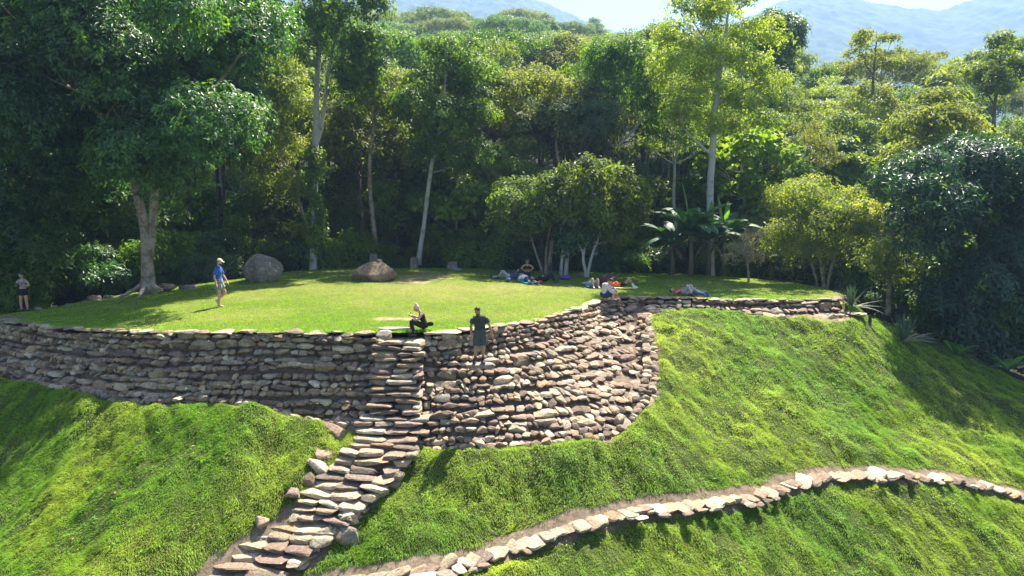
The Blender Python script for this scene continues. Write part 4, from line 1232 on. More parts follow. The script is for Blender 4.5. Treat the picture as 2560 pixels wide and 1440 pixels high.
# ---- mountains far behind
mx = np.linspace(-1300, 1300, 900); my = np.linspace(700, 1440, 260)
MX, MY = np.meshgrid(mx, my)
RV = {-300: -60, 200: -40, 500: -40, 700: -45, 900: -25, 1050: -12, 1200: -5, 1320: 18, 1420: 60, 1520: 100, 1650: 120, 1800: 90, 1900: 40, 1950: 24, 2040: 16, 2110: 14, 2200: 34, 2300: 50, 2340: 44, 2420: 12, 2520: -12, 2700: -50, 3100: -60}
rh = np.interp(1280 + FPX * MX / MY, list(RV), list(RV.values()))
RZ = (CZ + (720 - FPX * math.tan(PITCH) - rh) / FPX * 1300)
prof = np.clip((MY - 640) / 660, 0, 1) ** .9
MZ = -20 + (RZ + 20) * prof - np.maximum(0, MY - 1300) * .5
cell = np.abs(np.sin(MX * .13 + 4 * fbm(MX / 60, MY / 60, 7)) * np.sin(MY * .12 + 4 * fbm(MX / 55, MY / 55, 9)))
MZ += 52 * (fbm(MX / 130, MY / 160, 101, 4) - .5) * prof * (1 - .7 * sstep(1100, 1260, MY)) + 10 * (fbm(MX / 14, MY / 17, 103, 3) - .5) - 46 * np.abs(fbm(MX / 150 + MY / 400, MY / 500, 105, 4) - .5) * prof * (1 - .8 * sstep(1150, 1280, MY))
nx, ny = len(mx), len(my)
ii = (np.arange(ny - 1)[:, None] * nx + np.arange(nx - 1)[None, :]).ravel()
M_MNT = m_plain('mountain_forest', (.05, .075, .025), .95, .6, .05, .05)
link('mountains', np_mesh('mountains', np.stack([MX, MY, MZ], -1).reshape(-1, 3), [np.stack([ii, ii + 1, ii + nx + 1, ii + nx], -1)], M_MNT, True), kind='structure')

# ---- the air
bpy_box = np.array([[x, y, z] for x in (-1420, 1420) for y in (-62, 1500) for z in (-190, 478)], float)
bf = [[0, 1, 3, 2], [4, 6, 7, 5], [0, 4, 5, 1], [2, 3, 7, 6], [0, 2, 6, 4], [1, 5, 7, 3]]
M_HAZE, nt, out = mat_new('haze')
pv = N(nt, 'VolumePrincipled'); pv.inputs['Color'].default_value = (.30, .46, .74, 1); pv.inputs['Density'].default_value = .00055; pv.inputs['Anisotropy'].default_value = .25
nt.links.new(pv.outputs[0], out.inputs['Volume'])
link('haze', np_mesh('haze', bpy_box, [np.array(bf)], M_HAZE), kind='stuff')

def at_u(us, off, seed): return lambda r, k: (lambda u: (lambda y: ((u - 1280) / FPX * y, y))(BACK[int(np.argmin(np.abs(1280 + FPX * BACK[:, 0] / BACK[:, 1] - u)))][1] + off + r.uniform(-.5, 1.2)))(us[k] + r.uniform(-12, 12))
bushes(7, at_u([860, 905, 950, 1000, 1110, 1160, 1205], 3.2, 1), ('lime', 'mid', 'lime'), 'one of the bright green bushes behind the standing stones', 'bright bushes behind the standing stones', .8, 1.3, 7)
bushes(4, at_u([420, 465, 510, 560], 3.0, 1), ('grey',), 'one of the pale grey green bushes behind the walking man', 'pale bushes behind the walking man', .55, .85, 8)
bushes(5, at_u([620, 700, 740, 1250, 1320], 6.5, 1), ('mid', 'yellow'), 'one of the tall yellowish bushes under the trees', 'tall yellowish bushes under the trees', 1.3, 1.8, 9)

# undergrowth covering the floor of the wood
r = np.random.default_rng(77); cl = []
for k in range(420):
    y = r.uniform(44, 84); x = r.uniform(-.78, .78) * y; z = float(ground_z(np.array([x]), np.array([y]), False)[0]); s_ = r.uniform(1.3, 2.6)
    cl.append((x, y, z + .2, s_, s_, s_ * .75))
link('undergrowth', crown_mesh('undergrowth', cl, LEAF['deep'], 77, leaf=(.36, .17), per_m2=2.2, k=6, droop=.3, new=.03, inner=.1), kind='stuff')
# ------------------------------------------------------------------ boulders and standing stones
def m_rock(name, c1, c2, lich=(.42, .42, .37), moss=.5):
    m, nt, out = mat_new(name)
    n1 = noise(nt, 1.4, 7, .65); n2 = noise(nt, 11, 6, .7); n3 = noise(nt, 4.5, 7, .75)
    c = ramp(nt, n1.outputs[0], [(.32, c1), (.68, c2)])
    c = mixc(nt, 1, c, ramp(nt, n2.outputs[0], [(.3, (.65, .65, .65)), (.7, (1.35, 1.35, 1.35))]), 'MULTIPLY')
    c = mixc(nt, ramp(nt, n3.outputs[0], [(.55, (0, 0, 0)), (.62, (.8, .8, .8))]), c, lich)
    c = mixc(nt, ramp(nt, n1.outputs[0], [(.60, (0, 0, 0)), (.72, (moss,) * 3)]), c, (.07, .08, .025))
    p = N(nt, 'BsdfPrincipled', i_Roughness=.9); p.inputs['Specular IOR Level'].default_value = .2
    b = N(nt, 'Bump', i_Strength=.8, i_Distance=.05)
    nt.links.new(n2.outputs[0], b.inputs['Height']); nt.links.new(b.outputs[0], p.inputs['Normal'])
    nt.links.new(c, p.inputs['Base Color']); nt.links.new(p.outputs[0], out.inputs[0])
    return m
M_ROCKG = m_rock('rock_grey', (.12, .10, .08), (.28, .25, .20))
M_ROCKB = m_rock('rock_brown', (.16, .11, .075), (.30, .22, .15), (.36, .31, .24), .2)

def rock(name, u, v, d, w, h, dep, seed, mat, label, cat='boulder', peak=0.0, boxy=.2, rough=.08, cuts=4, sink=.15, tint=None, group=None, zoff=None):
    V = stone_shape(seed, 4, boxy, rough, cuts)
    V = V + .035 * (fbm(V[:, 0] * 3 + 9, V[:, 1] * 3 + V[:, 2] * 3, seed, 3)[:, None] - .5) * V
    V[:, 0] *= 1 - abs(peak) * 1.6 * np.clip(V[:, 2], 0, 1) ** 1.5; V[:, 0] += peak * np.clip(V[:, 2], 0, 1) ** 1.3
    zb = -1.0
    V = V * np.array([w / 2, dep / 2, (h + sink) / 2]); V[:, 2] += (h - sink) / 2
    P = px(u, v, d)
    me = np_mesh(name, V, [ICO[4][1]], mat, True, {'tint': ('FLOAT_COLOR', np.tile(tint or (.3, .28, .25), (len(V), 1)))})
    o = link(name, me, None, label=label, category=cat, group=group)
    o.location = (P[0], P[1], P[2] if zoff is None else zoff)
    return o
rock('boulder', 662, 706, 33.5, 2.05, 1.45, 1.7, 21, M_ROCKG, 'large grey rounded boulder at the edge of the wood behind the walking man', peak=-.22, boxy=0, rough=.05, cuts=2)
rock('boulder', 937, 700, 33.0, 1.9, .85, 1.6, 22, M_ROCKB, 'low domed brown boulder lying in the middle of the lawn', peak=.1, boxy=.3, cuts=3)
rock('stone', 947, 656, 33.0, .30, .15, .26, 23, M_ROCKG, 'small stone resting on top of the domed brown boulder', 'stone', boxy=.2, sink=.03)
def stele(u, v, d, w, h, dep, seed, label, top=0, cat='standing stone'):
    V = stone_shape(seed, 4, 1.3, .035, 3)
    V[:, 0] *= 1 - top * np.clip(V[:, 2], 0, 1) ** 2
    V = V * np.array([w / 2, dep / 2, (h + .2) / 2]); V[:, 2] += (h - .2) / 2
    o = link('standing_stone', np_mesh('standing_stone', V, [ICO[4][1]], M_ROCKG, True), None, label=label, category=cat)
    P = px(u, v, d); o.location = P; o.rotation_euler = (0, 0, .12 * (seed % 3 - 1)); return o
stele(934, 662, 38.2, .46, .62, .18, 31, 'upright grey slab with rounded top standing behind the domed boulder', .2)
stele(1036, 668, 39.6, .52, .56, .35, 32, 'squarish carved looking stone block at the foot of the dark crowned tree', .05)
stele(1130, 671, 39.4, .62, .40, .35, 33, 'wide low grey stone block nearest the kneeling woman', 0)
rock('stone', 1136, 674, 38.9, .8, .08, .5, 34, M_ROCKG, 'flat thin slab lying in front of the wide low stone block', 'stone', boxy=.8)
for k, (u, v, d, w, h, mt, lb) in enumerate([(241, 752, 30.0, .62, .26, M_ROCKB, 'rounded reddish rock at the lawn edge left of the big tree'), (272, 748, 30.6, .44, .18, M_ROCKG, 'small grey rock beside the reddish rock at the lawn edge'),
        (214, 757, 29.8, .4, .16, M_ROCKG, 'small low rock just left of the reddish rock'), (97, 774, 28.6, .34, .14, M_ROCKG, 'pale little rock right behind the standing woman'),
        (134, 771, 29.0, .36, .13, M_ROCKG, 'little mossy rock second from the standing woman'), (418, 722, 31.6, .8, .26, M_ROCKB, 'mossy rock beside the roots of the big forked tree'),
        (468, 722, 32.0, .85, .2, M_ROCKG, 'long low grey rock behind the lawn between big tree and walking man'), (180, 764, 29.3, .5, .12, M_ROCKG, 'flat low rock half buried in the shaded lawn edge'),
        (20, 800, 24.8, 1.7, .10, M_ROCKB, 'flat brown slab at the wall top below the standing woman')]):
    rock('rock', u, v, d, w, h, w * .8, 40 + k, mt, lb, 'rock', boxy=.4)

# ------------------------------------------------------------------ spiky plants
def m_flat(name, c, rough=.5, transl=.0, spec=.4, tr=None):
    m, nt, out = mat_new(name)
    n = noise(nt, 5, 4); cc = ramp(nt, n.outputs[0], [(.3, tuple(x * .75 for x in c)), (.7, tuple(min(1, x * 1.25) for x in c))])
    p = N(nt, 'BsdfPrincipled', i_Roughness=rough); p.inputs['Specular IOR Level'].default_value = spec
    nt.links.new(cc, p.inputs['Base Color']); sh = p.outputs[0]
    if transl:
        t = N(nt, 'BsdfTranslucent'); nt.links.new(mixc(nt, 1, cc, tr or (1.5, 1.7, .5), 'MULTIPLY'), t.inputs[0])
        mx = N(nt, 'MixShader'); mx.inputs[0].default_value = transl
        nt.links.new(sh, mx.inputs[1]); nt.links.new(t.outputs[0], mx.inputs[2]); sh = mx.outputs[0]
    nt.links.new(sh, out.inputs[0]); return m
M_AGAVE = m_flat('agave_leaf', (.07, .12, .07), .4, .1); M_AGAVE_DRY = m_flat('agave_dry_leaf', (.42, .40, .33), .7, .15, .3, (1, 1, .8))
M_BAN = m_flat('banana_leaf', (.05, .125, .05), .5, .35, .35); M_BANY = m_flat('banana_young_leaf', (.13, .27, .03), .4, .5); M_BANS = m_flat('banana_stem', (.13, .10, .06), .7)

def strip_leaf(L, W, pitch, az, droop, n=9, fold=.25, shape='blade', tears=0, seed=0, base_r=0.0):
    r = np.random.default_rng(seed)
    s = np.linspace(0, 1, n)
    ang = pitch - droop * s ** 1.4
    dx = np.cos(ang) * L / (n - 1); dz = np.sin(ang) * L / (n - 1)
    X = np.r_[0, np.cumsum(dx[:-1])] + base_r; Z = np.r_[0, np.cumsum(dz[:-1])]
    w = W / 2 * (np.clip(1 - s ** 2.2, .02, 1) * (.55 + .45 * np.clip(s * 3, 0, 1)) if shape == 'blade' else np.clip(np.sin(np.clip(s * 1.02 + .0, 0, 1) * math.pi) ** .5, .05, 1))
    ca, sa = math.cos(az), math.sin(az)
    mid = np.stack([X * ca, X * sa, Z], -1)
    nx_, nz_ = -np.sin(ang), np.cos(ang)
    upv = np.stack([nx_ * ca, nx_ * sa, nz_], -1); side = np.array([-sa, ca, 0])
    sg = 1 if shape == 'blade' else -1
    rag = r.uniform(.82, 1.05, (2, n)) if tears else np.ones((2, n))
    A = mid + side * (w * rag[0])[:, None] + upv * (w * fold * sg)[:, None]
    B = mid - side * (w * rag[1])[:, None] + upv * (w * fold * sg)[:, None]
    V = np.concatenate([A, mid, B]); i = np.arange(n - 1)
    q = np.concatenate([np.stack([i, i + n, i + n + 1, i + 1], -1), np.stack([i + n, i + 2 * n, i + 2 * n + 1, i + n + 1], -1)])
    return V, q
def agave(u, v, d, H, label, seed, ndry, dry_az):
    r = np.random.default_rng(seed)
    P = px(u, v, d); e = empty('agave_plant', P, label, 'agave')
    acc = Acc(); 
    for k in range(34):
        V, q = strip_leaf(H * r.uniform(.75, 1.1), .085, math.radians(r.uniform(48, 88)), r.uniform(0, 6.28), r.uniform(.05, .35), 7, .35, base_r=.04); acc.add(V, None, q)
    link('green_leaves', acc.mesh('green_leaves', M_AGAVE), e)
    acc = Acc()
    for k in range(ndry):
        V, q = strip_leaf(H * r.uniform(.8, 1.25), .075, math.radians(r.uniform(2, 38)), r.normal(dry_az, 1.0), r.uniform(.2, .8), 8, .3, base_r=.05); acc.add(V, None, q)
    link('dry_leaves', acc.mesh('dry_leaves', M_AGAVE_DRY), e)
    acc = Acc(); tube(acc, [(0, 0, -.2), (0, 0, .08), (0, 0, .16)], [.13, .11, .06], 8); link('stem', acc.mesh('stem', BARK['dark']), e)
agave(2126, 768, 26.9, .95, 'spiky agave with upright green leaves just past the end of the low wall', 3, 9, -.25)
agave(2258, 854, 26.4, 1.1, 'larger spiky agave with drooping pale dry leaves lower on the shoulder', 4, 22, -.4)
P = px(2174, 810, 26.4); acc = Acc(); tube(acc, [(0, 0, -.2), (.01, 0, .15), (-.01, .0, .30), (.01, 0, .36)], [.07, .065, .06, .035], 8)
o = link('tree_stump', acc.mesh('tree_stump', BARK['dark']), None, label='short dark broken stump between the two spiky agaves', category='stump'); o.location = P

# ------------------------------------------------------------------ banana plants
def banana(u, v, d, H, nleaf, label, seed, young=1, Lf=2.1):
    r = np.random.default_rng(seed)
    e = empty('banana_plant', px(u, v, d), label, 'banana plant')
    acc = Acc(); tube(acc, [(0, 0, -.2), (.03, 0, H * .4), (-.02, .02, H * .8), (0, 0, H)], [.16, .13, .10, .06], 9)
    for k in range(5):   # dead hanging leaves
        a = r.uniform(0, 6.28); V, q = strip_leaf(H * .7, .22, math.radians(-20), a, 1.1, 7, .5, 'oval', 1, k, .06); V[:, 2] += H * .92; acc.add(V, None, q)
    link('stem', acc.mesh('stem', M_BANS), e)
    a0 = r.uniform(0, 6.28)
    for k in range(nleaf):
        yg = k < young
        az = a0 + k * 2.4; L = Lf * r.uniform(.8, 1.1)
        V, q = strip_leaf(L, .72 * r.uniform(.85, 1.1) if not yg else .34, math.radians(r.uniform(35, 70) if not yg else 84), az, r.uniform(1.1, 1.9) if not yg else .25, 15, .28, 'oval', 1, seed * 20 + k, .05)
        V[:, 2] += H * .95
        acc = Acc(); acc.add(V, None, q); link('leaf', acc.mesh('leaf', M_BANY if yg else M_BAN), e)
banana(1726, 692, 36.6, 2.5, 15, 'tallest banana plant with broad arching torn leaves beside the tall pale trunk', 1, 1, 2.7)
banana(1770, 690, 37.2, 2.1, 13, 'banana plant with bright upright young leaf right at the foot of the tall pale trunk', 2, 1, 2.5)
banana(1680, 690, 37.4, 1.8, 12, 'low banana plant with dark drooping leaves at the clump end nearer the small trees', 3, 0, 2.3)
banana(1808, 686, 38.5, 2.4, 11, 'banana plant at the clump end nearer the dry shrub, its young leaves standing up', 4, 2, 2.2)
for (u, v, d, k, lb) in ((2520, 925, 26.6, 5, 'large leaved plant with pale broad leaves at the picture edge below the dark glossy trees'), (2395, 890, 27.2, 6, 'small broad leaved plant at the foot of the dark glossy tree')):
    r = np.random.default_rng(k); e = empty('broadleaf_plant', px(u, v, d), lb, 'plant')
    for j in range(7):
        V, q = strip_leaf(.95, .32, math.radians(r.uniform(30, 75)), j * 2.4, 1.2, 9, .2, 'oval', 0, j, .03); acc = Acc(); acc.add(V, None, q); link('leaf', acc.mesh('leaf', M_BANY if j % 3 == 0 else M_BAN), e)

# ------------------------------------------------------------------ fallen leaves
n = 260
x = rng.uniform(-18, 20, n); y = rng.uniform(13.5, 36, n)
onl = inside(x, y, LAWN_POLY)
zz = np.where(onl, lawn_z(x, np.clip(y, 18, 42)), grid_z(gx, gy, GZs, x, y))
kk = onl | ((y < 27) & ~inside(x, y, CORE_POLY))
x, y, zz, onl = x[kk], y[kk], zz[kk], onl[kk]; n = len(x)
D = rng.normal(size=(n, 3)) * np.array([1, 1, .25]); NR = np.tile([0, 0, 1.0], (n, 1)) + rng.normal(size=(n, 3)) * .3
tt = np.array([(.38, .30, .08), (.30, .17, .06), (.42, .40, .22), (.22, .14, .07)])[rng.integers(0, 4, n)]
V, q, t = leaf_quads(np.stack([x, y, zz + np.where(onl, .035, .09)], -1), D, NR, rng.uniform(.07, .14, n), rng.uniform(.03, .06, n), tt)
link('fallen_leaves', np_mesh('fallen_leaves', V, [q], m_tint('dead_leaf', .7, .2, .2, 8, .3, 0), False, {'tint': ('FLOAT_COLOR', t)}), kind='stuff')
# ------------------------------------------------------------------ people
def cloth(name, c, var=.15): return m_plain(name, c, .85, var, 18, .15)
SKIN = m_plain('skin_light', (.52, .31, .22), .55, .06, 9, .35); SKIN_T = m_plain('skin_tanned', (.40, .22, .14), .55, .06, 9, .35)
CL = {k: cloth('cloth_' + k, c) for k, c in dict(black=(.018, .018, .022), charcoal=(.06, .058, .052), slate=(.07, .085, .09), blue=(.035, .10, .36), greyblue=(.16, .20, .26), white=(.72, .73, .74), grey=(.36, .36, .37), palegrey=(.50, .50, .48), navy=(.03, .04, .10),
      teal=(.04, .42, .46), red=(.62, .06, .07), orange=(.85, .17, .05), maroon=(.10, .035, .06), jeans=(.07, .10, .19), purple=(.09, .08, .33), pink=(.75, .22, .48), cap=(.50, .52, .30), towelblue=(.20, .32, .55), yellow=(.7, .68, .2), beige=(.45, .38, .28)).items()}
HAIRS = {k: m_plain('hair_' + k, c, .6, .35, 40, .3) for k, c in dict(dark=(.03, .02, .015), brown=(.10, .06, .035), blonde=(.70, .46, .40), red=(.22, .11, .06)).items()}
M_EYE = m_plain('eye', (.03, .02, .02), .2, 0, 5, .5); M_RUB = cloth('shoe_dark', (.05, .05, .06)); M_SHOEW = cloth('shoe_pale', (.55, .55, .55))
def plaid():
    m, nt, out = mat_new('plaid_cloth')
    tc = N(nt, 'TexCoord'); w1 = N(nt, 'TexWave'); w1.inputs['Scale'].default_value = 7; w1.bands_direction = 'X'; w2 = N(nt, 'TexWave'); w2.inputs['Scale'].default_value = 7; w2.bands_direction = 'Z'
    nt.links.new(tc.outputs['Object'], w1.inputs[0]); nt.links.new(tc.outputs['Object'], w2.inputs[0])
    c = mixc(nt, .5, ramp(nt, w1.outputs[0], [(.4, (.08, .09, .12)), (.6, (.34, .33, .32))]), ramp(nt, w2.outputs[0], [(.4, (.09, .10, .14)), (.6, (.30, .30, .31))]))
    p = N(nt, 'BsdfPrincipled', i_Roughness=.9); nt.links.new(c, p.inputs['Base Color']); nt.links.new(p.outputs[0], out.inputs[0]); return m
CL['plaid'] = plaid()
def V3(*a): return np.array(a, float)
def nrm(v): return v / (np.linalg.norm(v) + 1e-9)

def loft(acc, pts, A, B, lat, n=16):
    pts = np.asarray(pts, float); a = np.arange(n) / n * 2 * math.pi; rings = []
    tg = np.gradient(pts, axis=0)
    for p, ra, rb_, d in zip(pts, A, B, tg):
        d = nrm(d); l = nrm(lat - d * np.dot(lat, d)); w = np.cross(d, l)
        rings.append(p + np.cos(a)[:, None] * l * ra + np.sin(a)[:, None] * w * rb_)
    m = len(pts); V = np.concatenate(rings + [pts[:1], pts[-1:]])
    i = np.arange(m - 1)[:, None] * n; j = np.arange(n)[None, :]
    q = np.stack([i + j, i + (j + 1) % n, i + n + (j + 1) % n, i + n + j], -1).reshape(-1, 4)
    f3 = [(m * n, (k + 1) % n, k) for k in range(n)] + [(m * n + 1, (m - 1) * n + k, (m - 1) * n + (k + 1) % n) for k in range(n)]
    acc.add(V, f3, q)
def ellipsoid(acc, c, ax, r):
    v, f = ICO[3]; acc.add(c + (v * np.array(r)) @ np.array(ax), f)
def limb(acc, a, b, r): tube(acc, [a + (b - a) * s for s in np.linspace(0, 1, len(r))], r, 12)
def remeshed(name, acc, mat, parent, vox=.012, smooth=2):
    o = link(name, acc.mesh(name, mat), parent)
    m = o.modifiers.new('surface', 'REMESH'); m.mode = 'VOXEL'; m.voxel_size = vox; m.use_smooth_shade = True
    if smooth:
        s = o.modifiers.new('soft', 'SMOOTH'); s.factor = .5; s.iterations = smooth
    return o

def person(loc, label, J, top='black', bottom='black', skin=SKIN, hair='dark', sleeve=.55, leg=.6, shoes=None, cap=None, bra=False, tank=False, fem=False, vox=.012, S=1.0, bun=False, long=False, socks=None, beard=False, rz=0, loose=0):
    e = empty('person', loc, label, 'person', None, rz); e.scale = (S, S, S)
    k = .90 if fem else 1.0
    pel, che, hd, lat, fc = (np.array(J[q], float) for q in ('pel', 'che', 'head', 'lat', 'face'))
    lat = nrm(lat); up = nrm(che - pel); fwd = nrm(np.cross(up, lat)); 
    if 'front' in J and np.dot(fwd, np.array(J['front'])) < 0: fwd = -fwd
    b = Acc(); LT = np.linalg.norm(che - pel)
    def tor(s): return pel + (che - pel) * s
    S_ = [-.16, -.02, .18, .42, .72, .90, 1.0, 1.06]
    A_ = [.10, .165, .158, .128 if fem else .142, .155, .175, .13, .06]; B_ = [.085, .115, .11, .085, .105, .092, .07, .05]
    loft(b, [tor(s) for s in S_], [x * k for x in A_], [x * k for x in B_], lat)
    for sgn in (1, -1): limb(b, che - up * .01, che + lat * sgn * .165 * k - up * .035, [.06 * k, .055 * k])
    if fem:
        for sgn in (1, -1): ellipsoid(b, tor(.66) + lat * sgn * .07 + fwd * .085, np.eye(3), (.055, .055, .055))
    # neck and head
    fc = nrm(fc); hu = nrm(hd - che); hu = nrm(hu - fc * np.dot(hu, fc)) if abs(np.dot(hu, fc)) < .9 else up
    hl = np.cross(fc, hu); AX = [hl, fc, hu]
    limb(b, che - up * .02, hd - hu * .06 - fc * .02, [.058 * k, .05 * k])
    ellipsoid(b, hd, AX, (.074, .092, .108)); ellipsoid(b, hd + fc * .028 - hu * .055, AX, (.055, .06, .055))
    ellipsoid(b, hd + fc * .098 - hu * .012, AX, (.013, .018, .022))
    for sgn in (1, -1): ellipsoid(b, hd + hl * sgn * .077 - hu * .01, AX, (.012, .02, .03))
    E = Acc()
    for sgn in (1, -1): ellipsoid(E, hd + fc * .083 + hl * sgn * .032 + hu * .012, AX, (.013, .01, .008))
    ellipsoid(E, hd + fc * .088 - hu * .052, AX, (.022, .006, .005))
    # arms
    sh = {}
    for sgn, key in ((1, 'aR'), (-1, 'aL')):
        el, ha = (np.array(q, float) for q in J[key][:2]); s0 = che + lat * sgn * .18 * k - up * .045; sh[key] = (s0, el, ha)
        limb(b, s0, el, [.053 * k, .05 * k, .043 * k, .038 * k]); limb(b, el, ha, [.039 * k, .041 * k, .034 * k, .026 * k])
        d = nrm(ha - el); side = nrm(np.cross(d, fwd) + 1e-3) ; pn = nrm(np.cross(d, side))
        pc = ha + d * .045; ellipsoid(b, pc, [side, d, pn], (.04 * k, .052 * k, .017))
        for j in range(4):
            o_ = side * (.027 - .018 * j) * k; fl = (.062, .074, .068, .052)[j] * k
            k0 = pc + d * .035 + o_; k1 = k0 + d * fl * .55 + pn * .008; k2 = k1 + nrm(d + pn * .7) * fl * .5
            tube(b, [k0, k1, k2], [.0095, .009, .0075], 6)
        t0 = pc - d * .02 + side * .032 * k; tube(b, [t0, t0 + nrm(d + side * .9) * .035, t0 + nrm(d * 1.2 + side * .5) * .062 + pn * .012], [.012, .0105, .008], 6)
    # legs
    lg = {}
    for sgn, key in ((1, 'lR'), (-1, 'lL')):
        kn, an = (np.array(q, float) for q in J[key][:2]); td = nrm(np.array(J[key][2], float)); h0 = pel + lat * sgn * .088 * k - up * .04; lg[key] = (h0, kn, an, td)
        limb(b, h0, kn, [.086 * k, .083 * k, .068 * k, .054 * k]); limb(b, kn, an, [.052 * k, .057 * k, .05 * k, .035 * k, .034 * k])
        sh_ = nrm(an - kn)
        hee = an + sh_ * .035 - td * .04; toe = an + sh_ * .05 + td * .16
        loft(b, [hee - td * .015, hee + td * .03, an + sh_ * .035 + td * .06, toe, toe + td * .03], [.024, .034, .038, .044, .02], [.02, .038, .034, .018, .01], nrm(np.cross(sh_, td)))
    remeshed('body', b, skin, e, vox); link('face_features', E.mesh('face_features', M_EYE), e)
    # clothing
    g = .012 + loose
    if top:
        c = Acc()
        if bra: rngs = [(.50, .72, .92)]; ss = [.50, .6, .72, .84]
        else: ss = [.06, .2, .42, .72, .88] if tank else [-.02, .2, .42, .72, .90, 1.0, 1.03]
        Ai = np.interp(ss, S_, A_) * k + g; Bi = np.interp(ss, S_, B_) * k + g
        loft(c, [tor(s) for s in ss], Ai, Bi, lat)
        if fem:
            for sgn in (1, -1): ellipsoid(c, tor(.66) + lat * sgn * .07 + fwd * .09, np.eye(3), (.062, .062, .06))
        if bra or tank:
            for sgn in (1, -1):
                for f_ in (1, -1): tube(c, [tor(.8) + lat * sgn * .075 + fwd * f_ * .095, tor(1.0) + lat * sgn * .085 + fwd * f_ * .035 + up * .035], [.014, .014], 6)
                tube(c, [tor(1.0) + lat * sgn * .085 + fwd * .04 + up * .03, tor(1.0) + lat * sgn * .085 - fwd * .04 + up * .03], [.014, .014], 6)
        else:
            for sgn, key in ((1, 'aR'), (-1, 'aL')):
                s0, el, ha = sh[key]; limb(c, che - up * .02, s0, [.075 * k + g, .06 * k + g])
                if sleeve <= 1: limb(c, s0, s0 + (el - s0) * sleeve, [.056 * k + g, .055 * k + g + .006])
                else: limb(c, s0, el, [.056 * k + g, .05 * k + g]); limb(c, el, el + (ha - el) * .9, [.05 * k + g, .036 * k + g])
        remeshed('top' if (bra or tank) else 'shirt', c, CL[top], e, vox)
    if bottom:
        c = Acc(); ss = [-.17, -.02, .12, .24]
        loft(c, [tor(s) for s in ss], np.interp(ss, S_, A_) * k + g + .004, np.interp(ss, S_, B_) * k + g + .004, lat)
        for key in ('lR', 'lL'):
            h0, kn, an, td = lg[key]
            fl = .012 if leg <= 1 and not fem else .0
            if leg <= 1: limb(c, h0, h0 + (kn - h0) * leg, [.09 * k + g, .088 * k + g + fl, .075 * k + g + fl * 1.5])
            else: limb(c, h0, kn, [.09 * k + g, .086 * k + g, .07 * k + g, .058 * k + g]); limb(c, kn, an - (an - kn) * .04, [.056 * k + g, .058 * k + g, .04 * k + g])
        remeshed('trousers' if leg > 1 else 'shorts', c, CL[bottom], e, vox)
    if shoes:
        for key in ('lR', 'lL'):
            h0, kn, an, td = lg[key]; c = Acc(); s_ = nrm(an - kn); hee = an + s_ * .04 - td * .05; toe = an + s_ * .055 + td * .17
            loft(c, [hee - td * .02, hee + td * .03, an + s_ * .03 + td * .06, toe, toe + td * .035], [.034, .044, .048, .05, .028], [.03, .05, .045, .03, .018], nrm(np.cross(s_, td)))
            limb(c, an + s_ * .03, an - s_ * .045, [.05, .047]); remeshed('shoe', c, shoes, e, vox)
    if socks:
        for key in ('lR', 'lL'):
            h0, kn, an, td = lg[key]; c = Acc(); s_ = nrm(an - kn); limb(c, an + s_ * .0, an - s_ * .12, [.042, .047])
            if not shoes:
                hee = an + s_ * .04 - td * .045; toe = an + s_ * .055 + td * .165
                loft(c, [hee - td * .015, hee + td * .03, an + s_ * .035 + td * .06, toe, toe + td * .032], [.028, .038, .042, .047, .024], [.024, .042, .038, .022, .014], nrm(np.cross(s_, td)))
            remeshed('sock', c, CL[socks], e, vox)
    # hair
    h = Acc(); rh = np.random.default_rng(len(label))
    hm = HAIRS[hair]
    ellipsoid(h, hd + hu * .028 - fc * .018, AX, (.084, .092, .098))
    for _ in range(14):
        o_ = rh.normal(size=3); o_ = nrm(o_); o_ = o_ if np.dot(o_, hu) > -.1 else -o_
        if np.dot(o_, fc) > .55: o_ = o_ - fc * .8
        ellipsoid(h, hd + hu * .03 - fc * .02 + o_ * .07, AX, (.03, .03, .026))
    if bun: ellipsoid(h, hd + hu * .12 - fc * .06, AX, (.042, .042, .038))
    if long:
        loft(h, [hd + hu * .02 - fc * .05, hd - hu * .08 - fc * .075, che - fwd * .07 + up * .02, che - fwd * .105 - up * .12], [.075, .085, .085, .04], [.05, .04, .03, .015], hl)
    if beard: ellipsoid(h, hd + fc * .045 - hu * .075, AX, (.055, .052, .04))
    # keep the face free
    for kx in range(len(h.v)):
        v_ = h.v[kx] - hd; f_ = v_ @ fc; u_ = v_ @ hu
        m_ = (f_ > .03) & (u_ < .05) & (u_ > -.05)
        h.v[kx] = h.v[kx] - fc[None, :] * np.where(m_, f_ - .03, 0)[:, None]
    remeshed('hair', h, hm, e, .010, 1)
    if cap:
        c = Acc(); ellipsoid(c, hd + hu * .045 - fc * .012, AX, (.094, .108, .085)); loft(c, [hd + hu * .055 + fc * .05, hd + hu * .05 + fc * .12, hd + hu * .035 + fc * .175], [.07, .07, .045], [.012, .010, .008], hl)
        remeshed('cap', c, CL[cap], e, .010, 1)
    return e

def at(u, v, d=None, z=None): return px(u, v, d) if z is None else pz(u, v, z)

